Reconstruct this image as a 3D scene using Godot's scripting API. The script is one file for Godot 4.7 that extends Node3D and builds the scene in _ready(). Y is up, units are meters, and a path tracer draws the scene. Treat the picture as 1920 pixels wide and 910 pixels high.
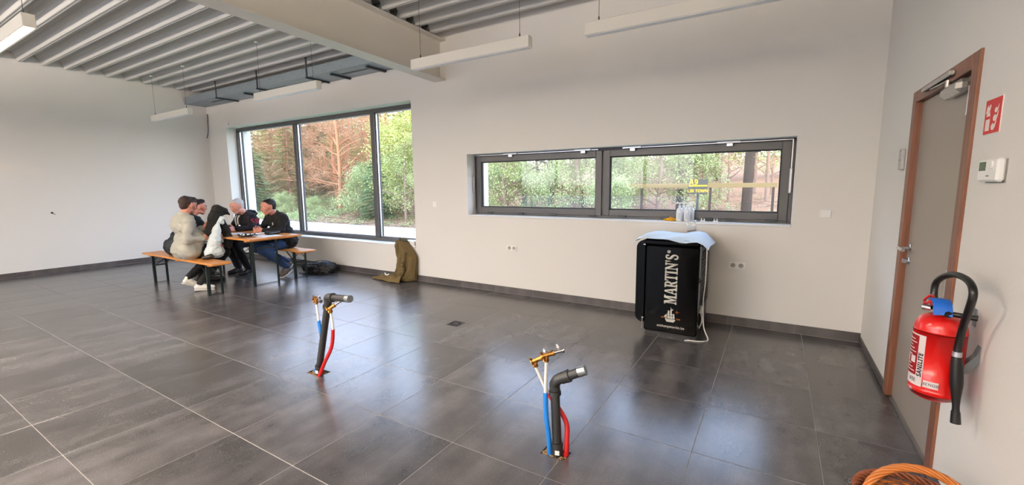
extends Node3D

# ---------------------------------------------------------------- helpers
var names := {}
var mats := {}
var rng := RandomNumberGenerator.new()

func numbered(s: String) -> String:
	var n: int = names.get(s, -1) + 1
	names[s] = n
	return s if n == 0 else "%s_%03d" % [s, n]

func thing(called: String, label: String, category: String, at := Vector3.ZERO, group := "") -> Node3D:
	var o := Node3D.new()
	o.name = numbered(called)
	add_child(o, true)
	o.position = at
	tag(o, label, category, group)
	return o

func tag(o: Node, label: String, category := "", group := "", kind := "") -> void:
	if label: o.set_meta("label", label)
	if category: o.set_meta("category", category)
	if group: o.set_meta("group", group)
	if kind: o.set_meta("kind", kind)

func offset_of(n: Node) -> Vector3:
	var v := Vector3.ZERO
	while n != self:
		v += (n as Node3D).position
		n = n.get_parent()
	return v

# a part, modelled in its parent's own axes
func part(called: String, mesh: Mesh, m: Material, parent: Node3D, at := Vector3.ZERO, label := "") -> MeshInstance3D:
	var o := MeshInstance3D.new()
	o.name = called
	o.mesh = mesh
	o.material_override = m
	parent.add_child(o, true)
	o.position = at
	if label: o.set_meta("label", label)
	return o

# a part, modelled in room coordinates
func wpart(called: String, mesh: Mesh, m: Material, parent: Node3D, label := "") -> MeshInstance3D:
	return part(called, mesh, m, parent, -offset_of(parent), label)

func structure(called: String, mesh: Mesh, m: Material, label: String) -> MeshInstance3D:
	var o := MeshInstance3D.new()
	o.name = called
	o.mesh = mesh
	o.material_override = m
	add_child(o, true)
	tag(o, label, "", "", "structure")
	return o

func mat(key: String, c: Color, rough := 0.7, metal := 0.0) -> StandardMaterial3D:
	if mats.has(key): return mats[key]
	var m := StandardMaterial3D.new()
	m.resource_name = key
	m.albedo_color = c
	m.roughness = rough
	m.metallic = metal
	mats[key] = m
	return m

func noise_tex(freq: float, size := 256, kind := FastNoiseLite.TYPE_SIMPLEX_SMOOTH, oct := 4, ramp: Array = []) -> NoiseTexture2D:
	var n := FastNoiseLite.new()
	n.noise_type = kind
	n.frequency = freq
	n.fractal_octaves = oct
	n.seed = 7
	var t := NoiseTexture2D.new()
	t.width = size
	t.height = size
	t.seamless = true
	t.noise = n
	if ramp.size():
		var g := Gradient.new()
		g.offsets = PackedFloat32Array(range(ramp.size()).map(func(i): return float(i) / (ramp.size() - 1)))
		g.colors = PackedColorArray(ramp)
		t.color_ramp = g
	return t

func relief(m: StandardMaterial3D, tex: Texture2D, height: float, scale: float) -> void:
	m.heightmap_enabled = true
	m.heightmap_texture = tex
	m.heightmap_scale = height
	m.uv1_triplanar = true
	m.uv1_scale = Vector3.ONE * scale

func colour(m: StandardMaterial3D, tex: Texture2D, scale: Vector3) -> void:
	m.albedo_texture = tex
	m.uv1_triplanar = true
	m.uv1_scale = scale

func S() -> SurfaceTool:
	var st := SurfaceTool.new()
	st.begin(Mesh.PRIMITIVE_TRIANGLES)
	return st

func done(st: SurfaceTool) -> ArrayMesh:
	st.generate_normals()
	return st.commit()

func face(st: SurfaceTool, p: Array, out: Vector3, group := -1) -> void:
	st.set_smooth_group(group)
	var n: Vector3 = (p[1] - p[0]).cross(p[2] - p[0])
	if p.size() == 4: n = (p[2] - p[0]).cross(p[3] - p[1])
	var rev := n.dot(out) > 0.0
	for i in range(1, p.size() - 1):
		if rev:
			st.add_vertex(p[0]); st.add_vertex(p[i + 1]); st.add_vertex(p[i])
		else:
			st.add_vertex(p[0]); st.add_vertex(p[i]); st.add_vertex(p[i + 1])

func box(st: SurfaceTool, c: Vector3, s: Vector3, bev := 0.0, b := Basis()) -> void:
	var h := s * 0.5
	bev = minf(bev, minf(h.x, minf(h.y, h.z)) * 0.9)
	if bev <= 0.0:
		for ax in 3:
			var u := (ax + 1) % 3
			var v := (ax + 2) % 3
			for sg in [-1.0, 1.0]:
				var q := []
				for k in [[-1, -1], [1, -1], [1, 1], [-1, 1]]:
					var w := Vector3()
					w[ax] = sg * h[ax]; w[u] = k[0] * h[u]; w[v] = k[1] * h[v]
					q.append(c + b * w)
				var n := Vector3(); n[ax] = sg
				face(st, q, b * n)
		return
	var i := h - Vector3.ONE * bev
	for ax in 3:
		var u := (ax + 1) % 3
		var v := (ax + 2) % 3
		for sg in [-1.0, 1.0]:
			var q := []
			for k in [[-1, -1], [1, -1], [1, 1], [-1, 1]]:
				var w := Vector3()
				w[ax] = sg * h[ax]; w[u] = k[0] * i[u]; w[v] = k[1] * i[v]
				q.append(c + b * w)
			var n := Vector3(); n[ax] = sg
			face(st, q, b * n)
			for sv in [-1.0, 1.0]:   # edges between faces u(sg) and v(sv), running along ax
				var w0 := Vector3(); var w1 := Vector3()
				w0[u] = sg * h[u]; w0[v] = sv * i[v]
				w1[u] = sg * i[u]; w1[v] = sv * h[v]
				var a0 := w0; a0[ax] = -i[ax]
				var a1 := w0; a1[ax] = i[ax]
				var b0 := w1; b0[ax] = -i[ax]
				var b1 := w1; b1[ax] = i[ax]
				face(st, [c + b * a0, c + b * a1, c + b * b1, c + b * b0], b * (w0 + w1))
	for sx in [-1.0, 1.0]:
		for sy in [-1.0, 1.0]:
			for sz in [-1.0, 1.0]:
				var sg := Vector3(sx, sy, sz)
				face(st, [c + b * (sg * Vector3(h.x, i.y, i.z)), c + b * (sg * Vector3(i.x, h.y, i.z)), c + b * (sg * Vector3(i.x, i.y, h.z))], b * sg)

func span(st: SurfaceTool, a: Vector3, b: Vector3, bev := 0.0) -> void:
	box(st, (a + b) * 0.5, (b - a).abs(), bev)

func bx(a: Vector3, b: Vector3, bev := 0.0) -> ArrayMesh:
	var st := S()
	span(st, a, b, bev)
	return done(st)

# a square or flat bar from a to b
func bar(st: SurfaceTool, a: Vector3, b: Vector3, w: float, t: float, up := Vector3.UP, bev := 0.0) -> void:
	var z := (b - a).normalized()
	if absf(z.dot(up)) > 0.98: up = Vector3.RIGHT
	var x := up.cross(z).normalized()
	var y := z.cross(x)
	box(st, (a + b) * 0.5, Vector3(w, t, (b - a).length()), bev, Basis(x, y, z))

func ring_basis(d: Vector3, ref: Vector3) -> Basis:
	var x := ref - d * ref.dot(d)
	if x.length() < 1e-4:
		x = Vector3.RIGHT - d * d.x
		if x.length() < 1e-3: x = Vector3.FORWARD - d * d.dot(Vector3.FORWARD)
	x = x.normalized()
	return Basis(x, d.cross(x), d)

func tube(st: SurfaceTool, pts: Array, r, sides := 8, caps := true, flat := 1.0) -> void:
	var rings := []
	var ref := Vector3(0.31, 0.2, 0.93)
	for i in pts.size():
		var d: Vector3 = (pts[mini(i + 1, pts.size() - 1)] - pts[maxi(i - 1, 0)]).normalized()
		var b := ring_basis(d, ref)
		ref = b.x
		var rr: float = r[i] if r is Array else r
		var ring := []
		for k in sides:
			var a := TAU * k / sides
			ring.append(pts[i] + b.x * cos(a) * rr + b.y * sin(a) * rr * flat)
		rings.append(ring)
	for i in pts.size() - 1:
		for k in sides:
			var k2 := (k + 1) % sides
			var q := [rings[i][k], rings[i][k2], rings[i + 1][k2], rings[i + 1][k]]
			face(st, q, (q[0] + q[1] + q[2] + q[3]) * 0.25 - (pts[i] + pts[i + 1]) * 0.5, 1)
	if caps:
		face(st, rings[0], pts[0] - pts[1])
		face(st, rings[-1], pts[-1] - pts[-2])

func curve(pts: Array, n := 6) -> Array:   # Catmull-Rom through the points
	var out := []
	for i in pts.size() - 1:
		var p0: Vector3 = pts[maxi(i - 1, 0)]
		var p1: Vector3 = pts[i]
		var p2: Vector3 = pts[i + 1]
		var p3: Vector3 = pts[mini(i + 2, pts.size() - 1)]
		for k in n:
			out.append(p1.cubic_interpolate(p2, p0, p3, float(k) / n))
	out.append(pts[-1])
	return out

func lathe(st: SurfaceTool, prof: Array, sides := 20, xf := Transform3D()) -> void:
	var grp := 1
	var pd := Vector2.ZERO
	for i in prof.size() - 1:
		var a: Vector2 = prof[i]
		var b: Vector2 = prof[i + 1]
		var d := (b - a).normalized()
		if i > 0 and d.dot(pd) < 0.8: grp += 1
		pd = d
		for k in sides:
			var t0 := TAU * k / sides
			var t1 := TAU * (k + 1) / sides
			var r0 := Vector3(cos(t0), 0, sin(t0))
			var r1 := Vector3(cos(t1), 0, sin(t1))
			var out := xf.basis * ((r0 + r1) * d.y - Vector3.UP * d.x * 2.0)
			var q := [xf * (r0 * a.x + Vector3.UP * a.y), xf * (r1 * a.x + Vector3.UP * a.y), xf * (r1 * b.x + Vector3.UP * b.y), xf * (r0 * b.x + Vector3.UP * b.y)]
			if a.x < 1e-5: q.remove_at(1)
			elif b.x < 1e-5: q.remove_at(2)
			face(st, q, out, grp)

func prism(st: SurfaceTool, poly: Array, depth: float, xf := Transform3D(), smooth := false) -> void:
	var pv := PackedVector2Array(poly)
	var tri := Geometry2D.triangulate_polygon(pv)
	for sg in [-0.5, 0.5]:
		for i in range(0, tri.size(), 3):
			var q := []
			for k in 3:
				q.append(xf * Vector3(pv[tri[i + k]].x, pv[tri[i + k]].y, sg * depth))
			face(st, q, xf.basis * Vector3(0, 0, sg))
	var ccw := 0.0
	for i in pv.size():
		ccw += pv[i].cross(pv[(i + 1) % pv.size()])
	for i in pv.size():
		var a := pv[i]
		var b := pv[(i + 1) % pv.size()]
		var e := b - a
		var n := Vector3(e.y, -e.x, 0) * signf(ccw)
		face(st, [xf * Vector3(a.x, a.y, -depth / 2), xf * Vector3(b.x, b.y, -depth / 2), xf * Vector3(b.x, b.y, depth / 2), xf * Vector3(a.x, a.y, depth / 2)], xf.basis * n, 1 if smooth else -1)

func ball(st: SurfaceTool, c: Vector3, r: Vector3, n := 10, b := Basis()) -> void:
	var prof := []
	for i in n / 2 + 1:
		var a := -PI / 2 + PI * i / (n / 2)
		prof.append(Vector2(cos(a) if i > 0 and i < n / 2 else 0.0, sin(a)))
	lathe_smooth(st, prof, n, Transform3D(b * Basis.from_scale(r), c))

func lathe_smooth(st: SurfaceTool, prof: Array, sides: int, xf: Transform3D) -> void:
	for i in prof.size() - 1:
		var a: Vector2 = prof[i]
		var b: Vector2 = prof[i + 1]
		for k in sides:
			var r0 := Vector3(cos(TAU * k / sides), 0, sin(TAU * k / sides))
			var r1 := Vector3(cos(TAU * (k + 1) / sides), 0, sin(TAU * (k + 1) / sides))
			var q := [xf * (r0 * a.x + Vector3.UP * a.y), xf * (r1 * a.x + Vector3.UP * a.y), xf * (r1 * b.x + Vector3.UP * b.y), xf * (r0 * b.x + Vector3.UP * b.y)]
			if a.x < 1e-5: q.remove_at(1)
			elif b.x < 1e-5: q.remove_at(2)
			face(st, q, (q[0] + q[1] + q[2]) / 3.0 - xf.origin, 1)

func lettering(s: String, height: float, font_name: String, bold := true, depth := 0.0015, heavy := 0.0) -> Mesh:
	var f := SystemFont.new()
	f.font_names = PackedStringArray([font_name])
	f.font_weight = 700 if bold else 400
	var t := TextMesh.new()
	t.text = s
	t.font = f
	t.font_size = 64
	t.pixel_size = height / 46.0
	t.depth = depth
	t.curve_step = 2.0
	if heavy == 0.0: return t
	var st := S()        # heavier strokes: the same letters laid over each other a little apart
	for q in [[-1, 0], [1, 0], [0, -1], [0, 1]]:
		st.append_from(t, 0, Transform3D(Basis(), Vector3(q[0] * heavy, q[1] * heavy, 0.0003 * (q[0] + 2 * q[1]))))
	return done(st)

# smooth body from tapered capsules [a, b, ra, rb], meshed as surface nets; returns [vertices, indices]
func nets(caps: Array, cell: float, k: float) -> Array:
	var lo := Vector3.ONE * 1e6
	var hi := -lo
	for c in caps:
		var r: float = maxf(c[2], c[3]) + cell * 2.5
		for e in [c[0], c[1]]:
			lo = lo.min(e - Vector3.ONE * r)
			hi = hi.max(e + Vector3.ONE * r)
	var n := Vector3i(((hi - lo) / cell).ceil()) + Vector3i.ONE
	var sy := n.x
	var sz := n.x * n.y
	var f := PackedFloat32Array()
	f.resize(n.x * n.y * n.z)
	f.fill(1e3)
	var margin := k + cell * 2.2
	for c in caps:
		var a: Vector3 = c[0]
		var ab: Vector3 = c[1] - a
		var l2 := maxf(ab.length_squared(), 1e-9)
		var ra: float = c[2]
		var dr: float = c[3] - ra
		var rm := Vector3.ONE * (maxf(c[2], c[3]) + margin)
		var i0 := Vector3i(((a.min(c[1]) - rm - lo) / cell).floor()).clamp(Vector3i.ZERO, n - Vector3i.ONE)
		var i1 := Vector3i(((a.max(c[1]) + rm - lo) / cell).ceil()).clamp(Vector3i.ZERO, n - Vector3i.ONE)
		for z in range(i0.z, i1.z + 1):
			for y in range(i0.y, i1.y + 1):
				var at := z * sz + y * sy
				var p := lo + Vector3(i0.x, y, z) * cell - a
				for x in range(i0.x, i1.x + 1):
					var t := clampf(p.dot(ab) / l2, 0.0, 1.0)
					var d := (p - ab * t).length() - ra - dr * t
					p.x += cell
					if d > margin: continue
					var o := f[at + x]
					if o > 900.0:
						f[at + x] = d
					else:
						var h := clampf(0.5 + 0.5 * (o - d) / k, 0.0, 1.0)
						f[at + x] = lerpf(o, d, h) - k * h * (1.0 - h)
	var vid := {}
	var verts := PackedVector3Array()
	var off := [0, 1, sy, sy + 1, sz, sz + 1, sz + sy, sz + sy + 1]
	var edges := [[0, 1], [2, 3], [4, 5], [6, 7], [0, 2], [1, 3], [4, 6], [5, 7], [0, 4], [1, 5], [2, 6], [3, 7]]
	for z in n.z - 1:
		for y in n.y - 1:
			var at := z * sz + y * sy
			for x in n.x - 1:
				var i := at + x
				var v0 := f[i]
				if v0 > 2.0 * cell: continue
				var neg := 0
				for q in 8:
					if f[i + off[q]] < 0.0: neg += 1
				if neg == 0 or neg == 8: continue
				var s := Vector3.ZERO
				var m := 0
				for e in edges:
					var fa := f[i + off[e[0]]]
					var fb := f[i + off[e[1]]]
					if (fa < 0.0) != (fb < 0.0):
						var t := fa / (fa - fb)
						var pa := Vector3(e[0] & 1, (e[0] >> 1) & 1, e[0] >> 2)
						var pb := Vector3(e[1] & 1, (e[1] >> 1) & 1, e[1] >> 2)
						s += pa.lerp(pb, t)
						m += 1
				vid[i] = verts.size()
				verts.append(lo + (Vector3(x, y, z) + s / m) * cell)
	var idx := PackedInt32Array()
	for i in vid:
		for ax in 3:
			var st: int = [1, sy, sz][ax]
			var u: int = [sy, sz, 1][ax]
			var v: int = [sz, 1, sy][ax]
			var fa := f[i]
			var fb := f[i + st]
			if (fa < 0.0) == (fb < 0.0): continue
			if not (vid.has(i - u) and vid.has(i - v) and vid.has(i - u - v)): continue
			var q := [vid[i], vid[i - u], vid[i - u - v], vid[i - v]]
			if fa < 0.0: q = [q[0], q[3], q[2], q[1]]
			idx.append_array(PackedInt32Array([q[0], q[2], q[1], q[0], q[3], q[2]]))
	return [verts, idx]

func skin(pieces: Array, ripple := 0.0, freq := 14.0, seed_ := 3) -> ArrayMesh:
	var v := PackedVector3Array()
	var id := PackedInt32Array()
	for pc in pieces:
		var base := v.size()
		v.append_array(pc[0])
		for i in pc[1]: id.append(i + base)
	var nr := vertex_normals(v, id)
	if ripple > 0.0:
		var nz := FastNoiseLite.new()
		nz.noise_type = FastNoiseLite.TYPE_SIMPLEX
		nz.frequency = freq * 0.1
		nz.seed = seed_
		nz.fractal_octaves = 2
		for i in v.size():
			var p := v[i] * 10.0
			v[i] += nr[i] * nz.get_noise_3d(p.x, p.y * 1.4, p.z) * ripple
		nr = vertex_normals(v, id)
	var arr := []
	arr.resize(Mesh.ARRAY_MAX)
	arr[Mesh.ARRAY_VERTEX] = v
	arr[Mesh.ARRAY_NORMAL] = nr
	arr[Mesh.ARRAY_INDEX] = id
	var m := ArrayMesh.new()
	m.add_surface_from_arrays(Mesh.PRIMITIVE_TRIANGLES, arr)
	return m

func vertex_normals(v: PackedVector3Array, id: PackedInt32Array) -> PackedVector3Array:
	var nr := PackedVector3Array()
	nr.resize(v.size())
	for i in range(0, id.size(), 3):
		var n := (v[id[i + 2]] - v[id[i]]).cross(v[id[i + 1]] - v[id[i]])
		nr[id[i]] += n
		nr[id[i + 1]] += n
		nr[id[i + 2]] += n
	for i in nr.size(): nr[i] = nr[i].normalized()
	return nr

func blob(caps: Array, cell: float, k: float, ripple := 0.0, freq := 14.0) -> ArrayMesh:
	return skin([nets(caps, cell, k)], ripple, freq)

# a cloth sheet with thickness from a grid of points
func sheet(grid: Array, thick: float) -> ArrayMesh:
	var st := S()
	var h := grid.size()
	var w: int = grid[0].size()
	var nrm := []
	for j in h:
		var row := []
		for i in w:
			var du: Vector3 = grid[j][mini(i + 1, w - 1)] - grid[j][maxi(i - 1, 0)]
			var dv: Vector3 = grid[mini(j + 1, h - 1)][i] - grid[maxi(j - 1, 0)][i]
			row.append(du.cross(dv).normalized() * thick * 0.5)
		nrm.append(row)
	for sg in [-1.0, 1.0]:
		for j in h - 1:
			for i in w - 1:
				face(st, [grid[j][i] + nrm[j][i] * sg, grid[j][i + 1] + nrm[j][i + 1] * sg, grid[j + 1][i + 1] + nrm[j + 1][i + 1] * sg, grid[j + 1][i] + nrm[j + 1][i] * sg], nrm[j][i] * sg, 1 if sg > 0 else 2)
	var rim := []
	for i in w: rim.append([0, i])
	for j in range(1, h): rim.append([j, w - 1])
	for i in range(w - 2, -1, -1): rim.append([h - 1, i])
	for j in range(h - 2, 0, -1): rim.append([j, 0])
	for q in rim.size():
		var a: Array = rim[q]
		var b: Array = rim[(q + 1) % rim.size()]
		var pa: Vector3 = grid[a[0]][a[1]]
		var pb: Vector3 = grid[b[0]][b[1]]
		var cen: Vector3 = grid[h / 2][w / 2]
		face(st, [pa - nrm[a[0]][a[1]], pb - nrm[b[0]][b[1]], pb + nrm[b[0]][b[1]], pa + nrm[a[0]][a[1]]], (pa + pb) * 0.5 - cen)
	return done(st)

# ---------------------------------------------------------------- the room
const XL := -11.65          # the far side wall
const ZB := 9.5             # the back of the hall, behind the camera
const SLOPE := 0.025        # the roof rises a little away from the window wall
const TILE := 0.6

func _ready() -> void:
	rng.seed = 11
	# camera
	var cam := Camera3D.new()
	cam.name = "camera"
	cam.fov = 58.352
	cam.near = 0.05
	cam.far = 400.0
	add_child(cam)
	cam.transform = Transform3D(Basis(Vector3(0.8547, -0.0088, -0.5190), Vector3(-0.0594, 0.9916, -0.1146), Vector3(0.5157, 0.1288, 0.8470)).orthonormalized(), Vector3(-0.7326, 1.4658, 4.974))
	cam.current = true
	# sky, sun, exposure
	var env := Environment.new()
	var sky := Sky.new()
	var sm := ProceduralSkyMaterial.new()
	sm.sky_top_color = Color(0.70, 0.82, 1.0)
	sm.sky_horizon_color = Color(0.97, 0.955, 0.94)
	sm.sky_curve = 0.2
	sm.ground_bottom_color = Color(0.30, 0.30, 0.28)
	sm.ground_horizon_color = Color(0.45, 0.46, 0.44)
	sky.sky_material = sm
	env.background_mode = Environment.BG_SKY
	env.sky = sky
	env.background_energy_multiplier = 8.5
	env.tonemap_mode = Environment.TONE_MAPPER_LINEAR
	env.tonemap_exposure = 0.87
	env.sdfgi_enabled = true
	env.ssao_enabled = true
	env.ssil_enabled = true
	var we := WorldEnvironment.new()
	we.name = "world_environment"
	we.environment = env
	add_child(we)
	var sun := DirectionalLight3D.new()
	sun.name = "low_evening_sun"
	sun.light_color = Color(1.0, 0.76, 0.56)
	sun.light_energy = 0.75
	sun.light_angular_distance = 1.0
	sun.shadow_enabled = true
	sun.sky_mode = DirectionalLight3D.SKY_MODE_LIGHT_ONLY
	add_child(sun)
	sun.look_at_from_position(Vector3.ZERO, -Vector3(0.55, 0.105, 0.83))
	materials()
	shell()
	openings()
	roof()
	outside()
	lamps()
	duct()
	table_and_benches()
	people()
	refrigerator()
	plumbing()
	door_side()
	small_things()

func materials() -> void:
	var plaster := noise_tex(0.05, 256, FastNoiseLite.TYPE_SIMPLEX, 4)
	var wall := mat("plaster", Color(0.89, 0.878, 0.856), 0.85)
	relief(wall, plaster, 0.04, 3.0)
	
	mat("white_paint", Color(0.90, 0.90, 0.90), 0.45)
	mat("deck_white", Color(0.76, 0.76, 0.75), 0.85)
	mat("beam_white", Color(0.86, 0.84, 0.80), 0.5)
	mat("frame_grey", Color(0.30, 0.30, 0.31), 0.45)
	mat("gasket", Color(0.03, 0.03, 0.03), 0.6)
	mat("aluminium", Color(0.80, 0.80, 0.82), 0.3, 0.9)
	mat("dark_plastic", Color(0.06, 0.06, 0.06), 0.45)
	var glass := mat("window_glass", Color(0.93, 0.97, 0.96, 0.04), 0.0)
	glass.transparency = BaseMaterial3D.TRANSPARENCY_ALPHA
	var g := mat("galvanised", Color(0.62, 0.66, 0.69), 0.45, 0.45)
	colour(g, noise_tex(0.03, 256, FastNoiseLite.TYPE_CELLULAR, 1, [Color(0.92, 0.93, 0.94), Color(1, 1, 1)]), Vector3.ONE * 1.5)
	mat("rail_grey", Color(0.26, 0.28, 0.30), 0.5, 0.5)
	mat("chrome", Color(0.82, 0.82, 0.84), 0.12, 1.0)
	mat("brass", Color(0.72, 0.52, 0.28), 0.3, 1.0)
	mat("white_plastic", Color(0.95, 0.945, 0.93), 0.4)
	mat("black_plastic", Color(0.022, 0.022, 0.022), 0.4)
	tile_materials()
	var w := mat("beech", Color(0.84, 0.57, 0.30), 0.35)
	colour(w, stretched(0.06, 0.006, [Color(0.80, 0.72, 0.62), Color(1, 1, 1), Color(0.86, 0.80, 0.70)]), Vector3(0.8, 3.0, 3.0))
	var dw := mat("door_frame_wood", Color(0.52, 0.34, 0.255), 0.4)
	colour(dw, stretched(0.08, 0.01, [Color(0.78, 0.72, 0.7), Color(1, 1, 1)], true), Vector3(4.0, 1.2, 4.0))
	mat("leg_green", Color(0.035, 0.10, 0.085), 0.4)

# streaks running along u (or v)
func stretched(fu: float, fv: float, ramp: Array, along_v := false) -> ImageTexture:
	var n := FastNoiseLite.new()
	n.noise_type = FastNoiseLite.TYPE_SIMPLEX_SMOOTH
	n.frequency = 0.03
	n.fractal_octaves = 4
	n.seed = 5
	var im := n.get_seamless_image(32, 256) if not along_v else n.get_seamless_image(256, 32)
	im.resize(256, 256, Image.INTERPOLATE_CUBIC)
	var g := Gradient.new()
	g.offsets = PackedFloat32Array(range(ramp.size()).map(func(i): return float(i) / (ramp.size() - 1)))
	g.colors = PackedColorArray(ramp)
	var o := Image.create(256, 256, false, Image.FORMAT_RGB8)
	for y in 256:
		for x in 256:
			o.set_pixel(x, y, g.sample(im.get_pixel(x, y).r))
	return ImageTexture.create_from_image(o)

func tile_materials() -> void:
	var N := 768
	var n := FastNoiseLite.new()
	n.noise_type = FastNoiseLite.TYPE_SIMPLEX_SMOOTH
	n.frequency = 0.012
	n.fractal_octaves = 5
	n.seed = 21
	var streak := n.get_seamless_image(N, N / 8)      # v is the room's z: streaks run that way
	streak.resize(N, N, Image.INTERPOLATE_CUBIC)
	n.seed = 33
	n.frequency = 0.007
	var cloud := n.get_seamless_image(N, N)
	n.seed = 40
	n.frequency = 0.28
	n.fractal_octaves = 3
	var speck := n.get_seamless_image(N, N)
	for im in [streak, cloud, speck]: im.convert(Image.FORMAT_L8)
	var a: PackedByteArray = streak.get_data()
	var b: PackedByteArray = cloud.get_data()
	var c: PackedByteArray = speck.get_data()
	var alb := PackedByteArray()
	alb.resize(N * N * 3)
	var rgh := PackedByteArray()
	rgh.resize(N * N)
	for i in N * N:
		var s := a[i] / 255.0
		var cl := b[i] / 255.0
		var sp := c[i] / 255.0
		var v := 0.335 + 0.09 * (s - 0.5) + 0.11 * (cl - 0.5) + 0.05 * (sp - 0.5)
		if sp > 0.68: v += (sp - 0.68) * 0.7
		v = clampf(v, 0.09, 0.6)
		alb[i * 3] = int(255.0 * v * 1.015)
		alb[i * 3 + 1] = int(255.0 * v * 0.985)
		alb[i * 3 + 2] = int(255.0 * v)
		rgh[i] = int(255.0 * clampf(0.25 + 0.02 * (sp - 0.5) + 0.03 * (s - 0.5), 0.1, 0.9))
	var at := ImageTexture.create_from_image(Image.create_from_data(N, N, false, Image.FORMAT_RGB8, alb))
	var rt := ImageTexture.create_from_image(Image.create_from_data(N, N, false, Image.FORMAT_L8, rgh))
	var bump := ImageTexture.create_from_image(speck)
	for k in 9:
		var m := mat("slate_tile_%d" % k, Color.WHITE.darkened(0.05 * ((k * 5) % 4)), 1.0)
		m.albedo_texture = at
		m.roughness_texture = rt
		m.heightmap_enabled = true
		m.heightmap_texture = bump
		m.heightmap_scale = 0.003
		m.metallic_specular = 0.85
		m.uv1_triplanar = true
		m.uv1_scale = Vector3.ONE / 1.8
		m.uv1_offset = Vector3((k % 3) / 3.0 + 1.0 / 6.0, 0.1 * k, (k / 3) / 3.0 + 1.0 / 6.0)
	mat("grout", Color(0.58, 0.57, 0.56), 0.8)
	var bb := mat("skirting_tile", Color(0.235, 0.225, 0.222), 0.5)
	colour(bb, at, Vector3.ONE * 0.6)
	bb.albedo_color = Color(0.9, 0.88, 0.87)

func cut(r: Array, hole: Array) -> Array:     # rect [x0, z0, x1, z1] minus hole -> rects
	if hole[0] >= r[2] or hole[2] <= r[0] or hole[1] >= r[3] or hole[3] <= r[1]: return [r]
	var out := []
	var x0 := maxf(r[0], hole[0])
	var x1 := minf(r[2], hole[2])
	if hole[0] > r[0]: out.append([r[0], r[1], hole[0], r[3]])
	if hole[2] < r[2]: out.append([hole[2], r[1], r[2], r[3]])
	if hole[1] > r[1]: out.append([x0, r[1], x1, hole[1]])
	if hole[3] < r[3]: out.append([x0, hole[3], x1, r[3]])
	return out

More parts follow.
